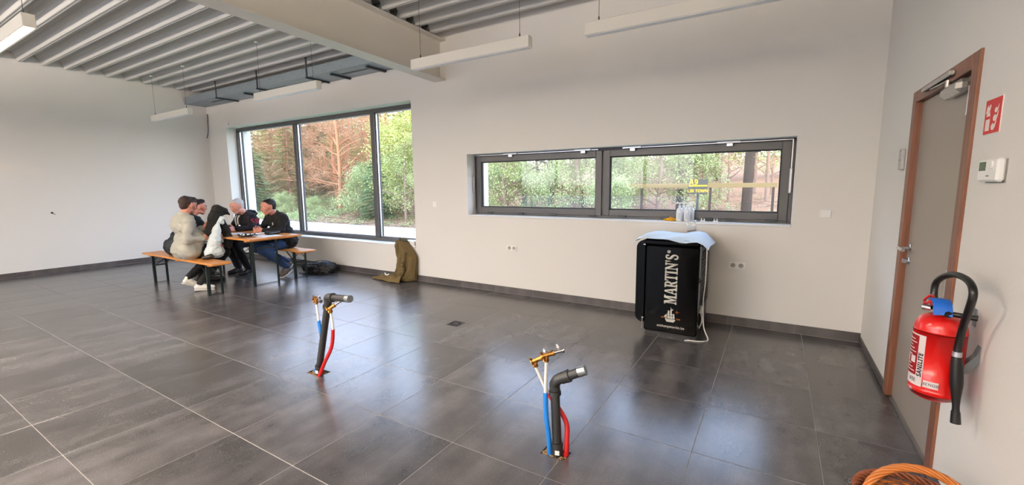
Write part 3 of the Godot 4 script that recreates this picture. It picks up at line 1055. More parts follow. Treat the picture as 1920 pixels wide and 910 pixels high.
func outside() -> void:
	var ground := mat("leaf_litter", Color(0.66, 0.55, 0.46), 0.95)
	colour(ground, noise_tex(0.09, 512, FastNoiseLite.TYPE_CELLULAR, 3, [Color(0.45, 0.36, 0.28), Color(0.85, 0.66, 0.50), Color(1.0, 0.92, 0.8), Color(0.62, 0.66, 0.42)]), Vector3.ONE * 0.7)
	var grass := mat("verge_grass", Color(0.38, 0.55, 0.24), 0.95)
	colour(grass, noise_tex(0.2, 256, FastNoiseLite.TYPE_SIMPLEX, 4, [Color(0.55, 0.62, 0.45), Color(1, 1, 1)]), Vector3.ONE * 1.2)
	var road := mat("pale_road", Color(0.74, 0.73, 0.72), 0.85)
	relief(road, noise_tex(0.3, 256), 0.2, 2.0)
	structure("lawn_verge", strip(-40, 12, -5.1, -0.5, 26, 4), grass, "strip of mown grass between the building and the road")
	structure("road", strip(-60, 20, -7.7, -5.1, 20, 2), road, "pale road running past outside the big window")
	structure("forest_ground", strip(-90, 30, -60, -7.7, 60, 32), ground, "wooded bank of brown leaf litter rising behind the road")
	structure("outer_ground", strip(-60, 30, -0.5, 60, 4, 4), road, "paving around the building")
	# marking along the road edge
	var pale_bark := mat("pale_bark", Color(0.62, 0.50, 0.42), 0.9)
	relief(pale_bark, noise_tex(0.06, 256), 0.8, 1.5)
	var pink_bark := mat("pink_bark", Color(0.70, 0.50, 0.35), 0.9)
	var dark_bark := mat("dark_bark", Color(0.26, 0.20, 0.16), 0.9)
	relief(dark_bark, noise_tex(0.06, 256), 1.0, 1.5)
	var cl := leaf_cluster(22, 0.26, 0.075, 0.7)
	var fine := leaf_cluster(18, 0.24, 0.05, 0.7)
	var lgreen := leaf_mat("spring_leaf", Color(1, 1, 1))
	var copper := leaf_mat("copper_leaf", Color(1, 1, 1))
	copper.backlight = Color(0.4, 0.25, 0.18)
	var needle := leaf_mat("needle", Color(1, 1, 1))
	needle.backlight = Color(0.1, 0.14, 0.08)
	var T_g := [Color(0.26, 0.31, 0.09), Color(0.52, 0.53, 0.20)]
	var T_y := [Color(0.34, 0.40, 0.09), Color(0.60, 0.60, 0.18)]
	var T_c := [Color(0.38, 0.22, 0.11), Color(0.64, 0.41, 0.23)]
	var T_n := [Color(0.04, 0.12, 0.05), Color(0.12, 0.26, 0.09)]
	var T_o := [Color(0.20, 0.22, 0.08), Color(0.42, 0.38, 0.16)]
	var beech := broadleaf("beech_tree", {"levels": 3, "count": [22, 7, 5], "ratio": [0.42, 0.45, 0.5], "bend": 0.16, "lift": 0.02, "taper": 0.35, "start": 0.12, "along": 0.55}, 6.3, 0.15, pink_bark, fine, copper, T_c, 1, 0.6)
	var yellow := broadleaf("maple_tree", {"levels": 2, "count": [30, 9], "ratio": [0.36, 0.4], "bend": 0.15, "lift": 0.05, "taper": 0.3, "start": 0.1, "along": 0.6}, 6.0, 0.12, pale_bark, cl, lgreen, T_y, 2, 1.25)
	var green := broadleaf("hornbeam_tree", {"levels": 2, "count": [26, 8], "ratio": [0.38, 0.42], "bend": 0.15, "lift": 0.04, "taper": 0.3, "start": 0.08, "along": 0.5}, 5.0, 0.09, pale_bark, cl, lgreen, T_g, 1, 1.1)
	var shrub := broadleaf("hazel_shrub", {"levels": 2, "count": [14, 6], "ratio": [0.7, 0.45], "bend": 0.2, "lift": 0.1, "taper": 0.4, "start": 0.02, "along": 0.9}, 2.0, 0.035, pale_bark, cl, lgreen, [Color(0.27, 0.33, 0.12), Color(0.52, 0.54, 0.24)], 2, 0.85)
	var spruce := conifer("spruce_tree", 6.0, 1.7, dark_bark, needle, T_n)
	var larch := conifer("larch_tree", 6.6, 1.7, pale_bark, needle, T_o)
	var tall := broadleaf("pine_tree", {"levels": 1, "count": [16], "ratio": [0.13], "bend": 0.05, "lift": 0.03, "taper": 0.55, "start": 0.25, "along": 0.3}, 6.5, 0.15, dark_bark, cl, lgreen, T_g, 2, 1.4)
	var pole := broadleaf("birch_tree", {"levels": 1, "count": [14], "ratio": [0.16], "bend": 0.06, "lift": 0.05, "taper": 0.5, "start": 0.2, "along": 0.5}, 6.0, 0.07, pale_bark, cl, lgreen, T_g, 1, 1.1)
	# seen through the big window
	plant(larch, Vector3(-30.5, 0, -10.5), 1.0, "golden green larch filling the left pane of the big window")
	plant(larch, Vector3(-35.0, 0, -13.0), 1.05, "second olive larch further back behind the left pane")
	for q in [[-37.5, -16.5, 1.3], [-43.0, -19.0, 1.4], [-33.0, -17.0, 1.25], [-40.5, -14.5, 1.2], [-47.0, -22.0, 1.4], [-36.0, -19.5, 1.4]]:
		plant(larch if q[2] < 1.35 else beech, Vector3(q[0], 0, q[1]), q[2], "olive larch in the back row behind the left pane of the big window" if q[2] < 1.35 else "copper-twigged beech in the back row behind the left pane of the big window", "back row behind the left pane")
	plant(larch, Vector3(-27.2, 0, -11.5), 0.9, "slim olive larch behind the head of the navy-hooded man")
	plant(spruce, Vector3(-27.0, 0, -9.2), 0.62, "small bluish spruce low behind the left window pane")
	for q in [[-28.6, -12.5, 1.0], [-25.2, -13.5, 1.05], [-22.6, -11.6, 0.95], [-24.3, -15.5, 1.2], [-28.8, -17.0, 1.2], [-21.2, -13.6, 1.0], [-31.5, -15.0, 1.1]]:
		plant(beech, Vector3(q[0], 0, q[1]), q[2], "bare copper-twigged beech tree behind the middle pane of the big window", "copper beeches behind the road")
	plant(spruce, Vector3(-16.9, 0, -9.4), 0.55, "dark green young spruce at the road edge behind the middle pane")
	plant(spruce, Vector3(-22.5, 0, -17.5), 1.25, "tall dark spruce standing between the copper beeches")
	for q in [[-27.0, -19.0, 1.15], [-31.5, -20.0, 1.2], [-24.6, -20.5, 1.2], [-35.5, -21.0, 1.25], [-39.5, -22.5, 1.6], [-44.0, -25.0, 1.7], [-49.0, -26.0, 1.7], [-33.5, -23.5, 1.5], [-29.0, -23.0, 1.5], [-53.0, -24.0, 1.6], [-41.5, -20.5, 1.4]]:
		plant(spruce, Vector3(q[0], 0, q[1]), q[2], "tall dark spruce in the gaps behind the copper beeches", "dark spruces behind the copper beeches")
	plant(shrub, Vector3(-18.6, 0, -9.6), 0.95, "light green hazel bush low in the middle pane")
	plant(shrub, Vector3(-21.4, 0, -8.8), 0.45, "low hazel bush left of the light green one")
	plant(shrub, Vector3(-24.4, 0, -9.0), 0.55, "grey green hazel bush beside the grey mullion")
	plant(shrub, Vector3(-19.4, 0, -11.0), 1.2, "tall hazel bush behind the two low ones")
	plant(yellow, Vector3(-15.6, 0, -10.3), 0.95, "yellow green maple filling the right pane of the big window")
	plant(yellow, Vector3(-17.6, 0, -13.5), 1.1, "second yellow green maple behind the right pane")
	plant(green, Vector3(-14.6, 0, -8.9), 0.72, "fresh green hornbeam low at the right window pane")
	plant(green, Vector3(-18.2, 0, -11.6), 0.85, "fresh green hornbeam behind the young spruce")
	# seen through the low window
	for q in [[-9.6, -9.2, 0.8], [-7.4, -10.5, 0.8], [-11.3, -12.0, 0.9], [-4.5, -11.5, 0.85], [-8.3, -13.5, 1.0]]:
		plant(green, Vector3(q[0], 0, q[1]), q[2], "light green hornbeam sapling behind the low wide window", "saplings behind the low window")
	for q in [[-8.3, -9.0, 0.9], [-6.6, -12.0, 1.2], [-5.0, -8.8, 0.8], [-10.4, -10.4, 1.0], [-3.2, -13.0, 1.2]]:
		plant(shrub, Vector3(q[0], 0, q[1]), q[2], "pale green hazel bush behind the low wide window", "hazel bushes behind the low window")
	plant(tall, Vector3(-1.66, 0, -12.5), 1.2, "thick dark-barked pine trunk in the right sash of the low window")
	plant(tall, Vector3(-4.0, 0, -13.0), 1.0, "reddish pine trunk among the leaves left of the yellow sign")
	plant(tall, Vector3(-8.6, 0, -11.0), 1.0, "dark ivy-shaded pine trunk in the left sash of the low window")
	plant(tall, Vector3(-10.4, 0, -12.0), 0.9, "dark pine trunk at the left edge of the low window")
	for k in 26:
		var z := rng.randf_range(-26.0, -12.5)
		var x := lerpf(-0.6 - 0.0 * z, -0.9 + z * 0.62, rng.randf()) - 0.2
		plant(pole, Vector3(x, 0, z), rng.randf_range(0.9, 1.25), "thin pale tree trunk in the wood behind the low window", "thin trunks behind the low window")
	for k in 22:
		var z := rng.randf_range(-32.0, -19.0)
		plant([beech, green, larch, yellow][k % 4], Vector3(lerpf(-52.0, -22.0, rng.randf()) , 0, z), rng.randf_range(0.95, 1.15), ["copper-twigged beech in the far row of the wood", "green hornbeam in the far row of the wood", "olive larch in the far row of the wood", "yellow green maple in the far row of the wood"][k % 4], "far row of the wood")
	for k in 14:
		var z := rng.randf_range(-34.0, -24.0)
		plant([green, tall][k % 2], Vector3(lerpf(-20.0, 1.0, rng.randf()), 0, z), rng.randf_range(0.95, 1.2), ["green hornbeam on the hillside behind the low window", "pine on the hillside behind the low window"][k % 2], "hillside trees behind the low window")
	for p in [beech, yellow, green, shrub, spruce, larch, tall, pole]: p.free()
	# low plants and fallen leaves on the bank
	var r := RandomNumberGenerator.new()
	r.seed = 77
	for w in [["undergrowth", "low green plants covering the bank behind the road", 5200, lgreen, [Color(0.20, 0.27, 0.09), Color(0.46, 0.50, 0.20)], 0.55], ["fallen_leaves", "pale brown fallen leaves strewn over the bank behind the road", 7000, copper, [Color(0.36, 0.25, 0.15), Color(0.66, 0.50, 0.34)], 0.12]]:
		var mm := MultiMesh.new()
		mm.transform_format = MultiMesh.TRANSFORM_3D
		mm.use_colors = true
		mm.mesh = cl
		mm.instance_count = w[2]
		for i in int(w[2]):
			var z := -7.75 - pow(r.randf(), 1.4) * 12.0
			var x := r.randf_range(-44.0, 0.5)
			if w[5] > 0.5 and x > -19.5 and (r.randf() < 0.75 or x > -8.0 and r.randf() < 0.7): x = r.randf_range(-40.0, -21.0)
			var sc := r.randf_range(0.7, 1.5)
			mm.set_instance_transform(i, Transform3D(Basis(Vector3.UP, r.randf() * TAU).scaled(Vector3(sc, sc * float(w[5]), sc)), Vector3(x, ground_at(x, z) + 0.10 * float(w[5]) + 0.01, z)))
			mm.set_instance_color(i, (w[4][0] as Color).lerp(w[4][1], r.randf()))
		var ug := MultiMeshInstance3D.new()
		ug.name = w[0]
		ug.multimesh = mm
		ug.material_override = w[3]
		add_child(ug, true)
		tag(ug, w[1], "undergrowth" if w[0] == "undergrowth" else "leaves", "", "stuff")
	# ochre barrier and the yellow-lettered sign
	var och := mat("ochre_wood", Color(0.58, 0.47, 0.28), 0.8)
	var f := thing("barrier_fence", "ochre wooden barrier rail crossing the wood behind the low window", "fence", Vector3(-8, ground_at(-8, -10.4), -10.4))
	wpart("rail", bx(Vector3(-11.6, 1.36, -10.44), Vector3(-0.75, 1.50, -10.40), 0.004), och, f)
	for x in [-11.4, -9.2, -7.0, -4.8, -2.6, -0.85]:
		wpart("post", bx(Vector3(x - 0.035, ground_at(x, -10.5) - 0.2, -10.51), Vector3(x + 0.035, 1.48, -10.44), 0.004), dark_bark, f)
	var sg := thing("road_sign", "small dark sign with yellow lettering seen through the low window", "sign", Vector3(-2.75, ground_at(-2.75, -9.0), -9.0))
	var ye := mat("sign_yellow", Color(1.0, 0.74, 0.06), 0.5)
	wpart("board", bx(Vector3(-3.04, 1.18, -9.03), Vector3(-2.50, 1.62, -9.0), 0.004), mat("sign_dark", Color(0.30, 0.28, 0.24), 0.7), sg)
	wpart("post", bx(Vector3(-2.80, ground_at(-2.75, -9.0) - 0.2, -9.07), Vector3(-2.74, 1.6, -9.03)), mats.rail_grey, sg)
	part("lettering", lettering("A9", 0.155, "Droid Sans"), ye, sg, Vector3(-2.89, 1.535, -8.998) - sg.position)
	wpart("yellow_strip", bx(Vector3(-3.02, 1.405, -9.0), Vector3(-2.51, 1.45, -8.996)), ye, sg)
	part("lettering", lettering("L20 TOWN", 0.085, "Droid Sans"), ye, sg, Vector3(-2.77, 1.275, -8.998) - sg.position)

# ---------------------------------------------------------------- beer table, benches and what lies there
func trestle(parent: Node3D, x: float, zc: float, half: float, top: float, inward: float) -> void:
	var m: Material = mats.leg_green
	for s in [-1.0, 1.0]:
		var st := S()
		var z: float = zc + s * half
		box(st, Vector3(x, top * 0.5, z), Vector3(0.035, top, 0.004))
		box(st, Vector3(x + 0.0155, top * 0.5, z - s * 0.016), Vector3(0.004, top, 0.032))
		wpart("leg", done(st), m, parent)
	var st := S()
	bar(st, Vector3(x, top - 0.012, zc - half), Vector3(x, top - 0.012, zc + half), 0.03, 0.02)
	bar(st, Vector3(x, top - 0.16, zc - half), Vector3(x, top - 0.16, zc + half), 0.022, 0.004, Vector3.RIGHT)
	wpart("cross_bar", done(st), m, parent)
	st = S()
	var arc := []
	for i in 9:
		var t := float(i) / 8.0
		arc.append(Vector3(x + inward * 0.004, top - 0.13 + 0.10 * sin(t * PI), zc - half + 2.0 * half * t))
	tube(st, arc, 0.006, 6)
	wpart("arched_brace", done(st), m, parent)
	st = S()
	for s in [-1.0, 1.0]:
		bar(st, Vector3(x, top - 0.17, zc + s * half * 0.75), Vector3(x + inward * minf(0.36, top * 0.75), top - 0.01, zc + s * 0.03), 0.016, 0.006)
	wpart("folding_strut", done(st), m, parent)
	st = S()
	tube(st, curve([Vector3(x, 0.012, zc - half), Vector3(x + inward * 0.03, 0.010, zc - half * 0.4), Vector3(x + inward * 0.03, 0.010, zc + half * 0.4), Vector3(x, 0.012, zc + half)], 4), 0.005, 6)
	wpart("floor_rod", done(st), m, parent)

func board_top(parent: Node3D, x0: float, x1: float, z0: float, z1: float, y: float, planks: int) -> void:
	var w := (z1 - z0) / planks
	for i in planks:
		wpart("plank", bx(Vector3(x0, y - 0.027, z0 + i * w + 0.0008), Vector3(x1, y, z0 + (i + 1) * w - 0.0008), 0.006), mats.beech, parent)
	for x in [x0 + 0.17, x1 - 0.17, (x0 + x1) * 0.5]:
		wpart("batten", bx(Vector3(x - 0.035, y - 0.052, z0 + 0.03), Vector3(x + 0.035, y - 0.027, z1 - 0.03), 0.004), mats.beech, parent)

func table_and_benches() -> void:
	var t := thing("beer_table", "long varnished beer table with green folding steel legs between the seated men", "table", Vector3(-8.2, 0, 1.335))
	board_top(t, -9.32, -7.0, 0.945, 1.735, 0.755, 3)
	trestle(t, -7.37, 1.335, 0.195, 0.725, -1.0)
	trestle(t, -9.05, 1.335, 0.195, 0.725, 1.0)
	var b := thing("beer_bench", "varnished wooden beer bench in front, carrying the man in the pale grey sweater", "bench", Vector3(-8.2, 0, 2.07))
	board_top(b, -9.30, -7.08, 1.945, 2.20, 0.47, 1)
	trestle(b, -7.33, 2.07, 0.095, 0.44, -1.0)
	trestle(b, -9.05, 2.07, 0.095, 0.44, 1.0)
	b = thing("beer_bench", "varnished wooden beer bench by the window, carrying the man in blue jeans", "bench", Vector3(-8.2, 0, 0.775))
	board_top(b, -9.32, -7.10, 0.645, 0.91, 0.47, 1)
	trestle(b, -7.36, 0.778, 0.105, 0.44, -1.0)
	trestle(b, -9.05, 0.778, 0.105, 0.44, 1.0)
	# things on the table
	var Y := 0.756
	var paper := mat("paper", Color(0.93, 0.95, 0.97), 0.7)
	tag(part("paper_sheet", bx(Vector3(-0.2, 0, -0.15), Vector3(0.2, 0.0015, 0.15)), paper, self, Vector3(-7.28, Y, 1.33)), "white paper sheet under the black case near the table end", "paper")
	tag(part("paper_sheet_001", bx(Vector3(-0.15, 0, -0.11), Vector3(0.15, 0.0015, 0.11)), paper, self, Vector3(-8.02, Y, 1.38)), "white paper sheet further in, under the open hand", "paper")
	var cs := thing("glasses_case", "rounded black zip case lying on the paper at the table end", "case", Vector3(-7.35, Y + 0.002, 1.20))
	part("shell", blob([[Vector3(-0.02, 0.028, -0.085), Vector3(-0.02, 0.028, 0.085), 0.026, 0.026], [Vector3(0.02, 0.028, -0.085), Vector3(0.02, 0.028, 0.085), 0.026, 0.026]], 0.007, 0.02), mats.black_plastic, cs)
	var st := S()
	tube(st, [Vector3(0.042, 0.03, -0.09), Vector3(0.046, 0.03, 0), Vector3(0.042, 0.03, 0.09)], 0.003, 5)
	part("zip", done(st), mats.aluminium, cs)
	var cab := thing("cable_bundle", "tangled black cable coil with white plugs on the table", "cable", Vector3(-7.38, Y, 1.55))
	st = S()
	var r2 := RandomNumberGenerator.new()
	r2.seed = 3
	var pts := []
	for i in 46:
		var a := i * 0.83
		pts.append(Vector3(cos(a) * r2.randf_range(0.05, 0.10), 0.012 + r2.randf() * 0.035, sin(a) * r2.randf_range(0.07, 0.15)))
	tube(st, curve(pts, 3), 0.008, 5)
	part("cable", done(st), mats.black_plastic, cab)
	for q in [[0.06, 0.09], [0.07, 0.03], [0.05, -0.04], [0.02, 0.11], [0.08, -0.09]]:
		st = S()
		box(st, Vector3(q[0], 0.042, q[1]), Vector3(0.022, 0.016, 0.038), 0.004, Basis(Vector3.UP, q[1] * 9.0))
		part("plug", done(st), paper, cab)
	var ph := thing("phone", "small white and dark phone lying between fist and black case", "phone", Vector3(-7.62, Y, 1.22))
	st = S()
	box(st, Vector3(0, 0.012, 0), Vector3(0.075, 0.022, 0.14), 0.005)
	part("case", done(st), paper, ph)
	part("screen", bx(Vector3(-0.03, 0.0225, -0.055), Vector3(0.03, 0.0245, 0.04)), mats.black_plastic, ph)
	# bags on the floor and bench
	var bp := thing("backpack", "black backpack lying on the floor beside the window-side bench", "backpack", Vector3(-7.35, 0, 0.42))
	var cloth := mat("black_nylon", Color(0.030, 0.032, 0.045), 0.6)
	var B := Vector3(-7.42, 0, 0.36)
	wpart("body", blob([[B + Vector3(-0.30, 0.085, 0.08), B + Vector3(0.12, 0.105, 0.02), 0.075, 0.10], [B + Vector3(-0.28, 0.07, -0.06), B + Vector3(0.12, 0.09, -0.14), 0.065, 0.085], [B + Vector3(0.10, 0.12, -0.04), B + Vector3(0.20, 0.09, -0.06), 0.10, 0.075], [B + Vector3(0.0, 0.04, 0.1), B + Vector3(0.2, 0.045, 0.02), 0.04, 0.04]], 0.014, 0.05, 0.012, 16.0), cloth, bp)
	wpart("front_pocket", blob([[B + Vector3(-0.20, 0.10, 0.13), B + Vector3(0.04, 0.11, 0.10), 0.035, 0.045]], 0.012, 0.03, 0.006), cloth, bp)
	st = S()
	tube(st, curve([B + Vector3(-0.25, 0.14, 0.02), B + Vector3(-0.1, 0.20, 0.0), B + Vector3(0.05, 0.21, -0.05), B + Vector3(0.16, 0.17, -0.06)]), 0.014, 6, true, 0.35)
	wpart("strap", done(st), cloth, bp)
	st = S()
	tube(st, curve([B + Vector3(0.08, 0.02, 0.12), B + Vector3(0.2, 0.012, 0.10), B + Vector3(0.34, 0.02, -0.02)]), 0.013, 6, true, 0.4)
	tube(st, curve([B + Vector3(-0.3, 0.012, 0.22), B + Vector3(-0.1, 0.010, 0.2), B + Vector3(0.08, 0.012, 0.14)]), 0.008, 6, true, 0.6)
	wpart("loose_strap", done(st), cloth, bp)
	st = S()
	tube(st, [B + Vector3(-0.27, 0.118, 0.152), B + Vector3(-0.15, 0.125, 0.155)], 0.006, 5)
	wpart("red_piping", done(st), mat("dark_red", Color(0.35, 0.05, 0.06), 0.6), bp, "dark red piping")

# ---------------------------------------------------------------- people
func head_caps(c: Vector3, f: Vector3, up: Vector3, neck: Vector3) -> Array:
	var x := f.cross(up).normalized()
	var p := func(a: float, b: float, d: float) -> Vector3: return c + x * a + up * b + f * d
	var o := []
	o.append([p.call(0, 0.035, -0.028), p.call(0, 0.035, 0.022), 0.078, 0.076])
	o.append([p.call(-0.012, 0.02, 0.02), p.call(0.012, 0.02, 0.02), 0.072, 0.072])
	o.append([p.call(0, -0.01, 0.036), p.call(0, -0.085, 0.056), 0.056, 0.034])
	o.append([p.call(-0.035, -0.07, 0.01), p.call(0, -0.095, 0.062), 0.026, 0.022])
	o.append([p.call(0.035, -0.07, 0.01), p.call(0, -0.095, 0.062), 0.026, 0.022])
	o.append([p.call(0, 0.012, 0.092), p.call(0, -0.030, 0.112), 0.011, 0.015])
	o.append([p.call(-0.012, -0.032, 0.1), p.call(0.012, -0.032, 0.1), 0.010, 0.010])
	o.append([p.call(-0.040, 0.034, 0.080), p.call(0.040, 0.034, 0.080), 0.013, 0.013])
	o.append([p.call(-0.020, -0.060, 0.090), p.call(0.020, -0.060, 0.090), 0.008, 0.008])
	for s in [-1.0, 1.0]:
		o.append([p.call(s * 0.079, 0.028, -0.012), p.call(s * 0.080, -0.028, -0.002), 0.014, 0.010])
		o.append([p.call(s * 0.040, -0.012, 0.070), p.call(s * 0.044, -0.03, 0.06), 0.022, 0.02])
	o.append([neck, p.call(0, -0.05, -0.012), 0.062, 0.058])
	return o

func hand_caps(w: Vector3, d: Vector3, palm: Vector3, thumb: Vector3, curl: float) -> Array:
	var o := []
	var n := palm.normalized()
	d = d.normalized()
	var s := (thumb - d * thumb.dot(d)).normalized()
	for i in 4:
		var k := (i - 1.5) * 0.020
		o.append([w + d * 0.01 - s * k * 0.7, w + d * 0.085 - s * k, 0.017, 0.013])
		var b := w + d * 0.088 - s * k
		var L: float = [0.042, 0.047, 0.044, 0.034][i]
		var d1 := (d * cos(curl) + n * sin(curl)).normalized()
		var d2 := (d * cos(curl * 2.1) + n * sin(curl * 2.1)).normalized()
		o.append([b, b + d1 * L, 0.0100, 0.0090])
		o.append([b + d1 * L, b + d1 * L + d2 * L * 0.85, 0.0090, 0.0075])
	var t0 := w + d * 0.025 + s * 0.026
	var t1 := t0 + (d * 0.6 + s * 0.8 + n * 0.3).normalized() * 0.042
	o.append([w + d * 0.02, t0, 0.017, 0.014])
	o.append([t0, t1, 0.0135, 0.0110])
	o.append([t1, t1 + (d * 0.9 + s * 0.15 + n * 0.4).normalized() * 0.034, 0.0110, 0.0085])
	return o

# q: the joints, in room coordinates; f: the way the person faces
func person(label: String, q: Dictionary, f: Vector3, colours: Dictionary) -> Node3D:
	var o := thing("person", label, "person", Vector3(q.hip.x, 0, q.hip.z))
	var X := Vector3(1, 0, 0)
	var hip: Vector3 = q.hip
	var nk: Vector3 = q.neck
	var spine := nk - hip
	var back := f * -0.02
	var m1 := hip + spine * 0.34 + f * float(q.get("belly", 0.02))
	var m2 := hip + spine * 0.70 + back * 0.5
	var sh := hip + spine * 0.90
	var torso := func(g: float) -> Array:
		return [[hip - X * 0.085 + Vector3.UP * 0.03, hip + X * 0.085 + Vector3.UP * 0.03, 0.118 + g * 1.6 + q.get("fat", 0.0) * 0.5, 0.118 + g * 1.6 + q.get("fat", 0.0) * 0.5],
			[m1 - X * 0.075, m1 + X * 0.075, 0.115 + g + q.get("fat", 0.0), 0.115 + g + q.get("fat", 0.0)],
			[m2 - X * 0.095, m2 + X * 0.095, 0.105 + g, 0.105 + g],
			[sh - X * 0.13, sh + X * 0.13, 0.065 + g, 0.065 + g], [sh, nk, 0.075 + g, 0.06 + g]]
	var arms := func(g: float, cuff: float) -> Array:
		var a := []
		for s in ["far", "near"]:
			var s0: Vector3 = q[s + "_shoulder"]
			var e: Vector3 = q[s + "_elbow"]
			var w: Vector3 = q[s + "_wrist"]
			a.append([sh.lerp(s0, 0.6), s0, 0.062 + g, 0.056 + g])
			a.append([s0, e, 0.052 + g, 0.042 + g])
			a.append([e, e.lerp(w, 1.0 - cuff), 0.042 + g, 0.029 + g])
		return a
	var legs := func(g: float, cuff: float) -> Array:
		var a := []
		for s in ["far", "near"]:
			var h: Vector3 = hip + X * (0.09 if s == "near" else -0.09)
			var k: Vector3 = q[s + "_knee"]
			var an: Vector3 = q[s + "_ankle"]
			a.append([h, k, 0.078 + g, 0.056 + g])
			a.append([k, k.lerp(an, 0.35), 0.054 + g, 0.054 + g])
			a.append([k.lerp(an, 0.35), k.lerp(an, 1.0 - cuff), 0.054 + g, 0.036 + g])
		return a
	var hd: Vector3 = q.head
	var up: Vector3 = (q.get("head_up", Vector3.UP) as Vector3).normalized()
	var hf: Vector3 = q.get("look", f)
	hf = (hf - up * hf.dot(up)).normalized()
	var body: Array = torso.call(-0.012) + arms.call(0.0, 0.0) + legs.call(-0.004, 0.0)
	body.append([nk, hd + Vector3(0, -0.05, 0) - hf * 0.012, 0.058, 0.052])
	var pieces := [nets(body, 0.019, 0.03), nets(head_caps(hd, hf, up, nk), 0.0065, 0.016)]
	for s in ["far", "near"]:
		var w: Vector3 = q[s + "_wrist"]
		var h: Array = q[s + "_hand"]
		pieces.append(nets(hand_caps(w, h[0], h[1], h[2], h[3]), 0.005, 0.006))
	wpart("body", skin(pieces), colours.skin, o)
	wpart("sweater", skin([nets(torso.call(0.010) + arms.call(0.012, 0.06), 0.015, 0.035)], 0.012, 9.0, hash(label)), colours.top, o)
	wpart("trousers", skin([nets([[hip - X * 0.08 - Vector3.UP * 0.012, hip + X * 0.08 - Vector3.UP * 0.012, 0.112, 0.112]] + legs.call(0.013, 0.02), 0.016, 0.03)], 0.008, 15.0, 5), colours.legs, o)
	for s in ["far", "near"]:
		var an: Vector3 = q[s + "_ankle"]
		var toe: Vector3 = q[s + "_toe"]
		var d := (toe - an)
		var flat := Vector3(d.x, 0, d.z).normalized()
		var heel := an - flat * 0.035 + Vector3(0, -0.045, 0)
		var dn := (toe - heel).normalized()
		var su := dn.cross(Vector3.UP).cross(dn).normalized()
		wpart("shoe", blob([[heel, heel.lerp(toe, 0.6), 0.036, 0.036], [heel.lerp(toe, 0.55) + X * 0.01, toe, 0.038, 0.028], [heel.lerp(toe, 0.55) - X * 0.012, toe, 0.034, 0.026], [an + Vector3(0, 0.0, 0), heel.lerp(toe, 0.45), 0.040, 0.036]], 0.009, 0.02), colours.shoe, o)
		var st := S()
		var x := dn.cross(su).normalized()
		for k in 2:
			var a: Vector3 = heel - dn * 0.035 - su * 0.036
			var b2: Vector3 = toe + dn * 0.018 - su * 0.030
		box(st, heel.lerp(toe, 0.5) - su * 0.038, Vector3(0.078, 0.016, (toe - heel).length() + 0.06), 0.006, Basis(x, su, -dn))
		wpart("shoe_sole", done(st), colours.sole, o)
	# hair
	var x := hf.cross(up).normalized()
	var p := func(a: float, b: float, d: float) -> Vector3: return hd + x * a + up * b + hf * d
	var hair := []
	var hl: float = q.get("hairline", 0.02)
	hair.append([p.call(0, 0.052, -0.036), p.call(0, 0.056, hl), 0.079, 0.066])
	hair.append([p.call(0, -0.012, -0.052), p.call(0, 0.04, -0.05), 0.060, 0.074])
	for s in [-1.0, 1.0]: hair.append([p.call(s * 0.047, 0.038, -0.02), p.call(s * 0.045, 0.05, hl + 0.01), 0.042, 0.034])
	if q.has("fringe"):
		hair.append([p.call(-0.03, 0.09, 0.06), p.call(0.03, 0.088, 0.062), 0.032, 0.032])
	wpart("hair", skin([nets(hair, 0.008, 0.02)], 0.006, 45.0), colours.hair, o)
	for s in [-1.0, 1.0]:
		var st := S()
		ball(st, p.call(s * 0.033, 0.013, 0.085), Vector3.ONE * 0.0125, 10)
		wpart("eye", done(st), mats.eye_white, o)
		st = S()
		ball(st, p.call(s * 0.033, 0.013, 0.0945), Vector3.ONE * 0.006, 8)
		wpart("iris", done(st), mats.eye_dark, o)
	if colours.has("beard"):
		wpart("beard", blob([[p.call(0, -0.098, 0.062), p.call(0, -0.105, 0.05), 0.028, 0.026], [p.call(-0.05, -0.06, 0.012), p.call(-0.01, -0.102, 0.06), 0.022, 0.024], [p.call(0.05, -0.06, 0.012), p.call(0.01, -0.102, 0.06), 0.022, 0.024]], 0.007, 0.015), colours.beard, o)
	if colours.has("glasses"):
		var st := S()
		for s in [-1.0, 1.0]:
			var ring := []
			for i in 13:
				var a := TAU * i / 12.0
				ring.append(p.call(s * 0.033 + cos(a) * 0.024, 0.010 + sin(a) * 0.017, 0.106))
			tube(st, ring, 0.0022, 5)
			tube(st, [p.call(s * 0.057, 0.014, 0.104), p.call(s * 0.082, 0.018, 0.0)], 0.002, 4)
		tube(st, [p.call(-0.010, 0.014, 0.107), p.call(0.010, 0.014, 0.107)], 0.002, 4)
		wpart("spectacles", done(st), mats.black_plastic, o)
	return o

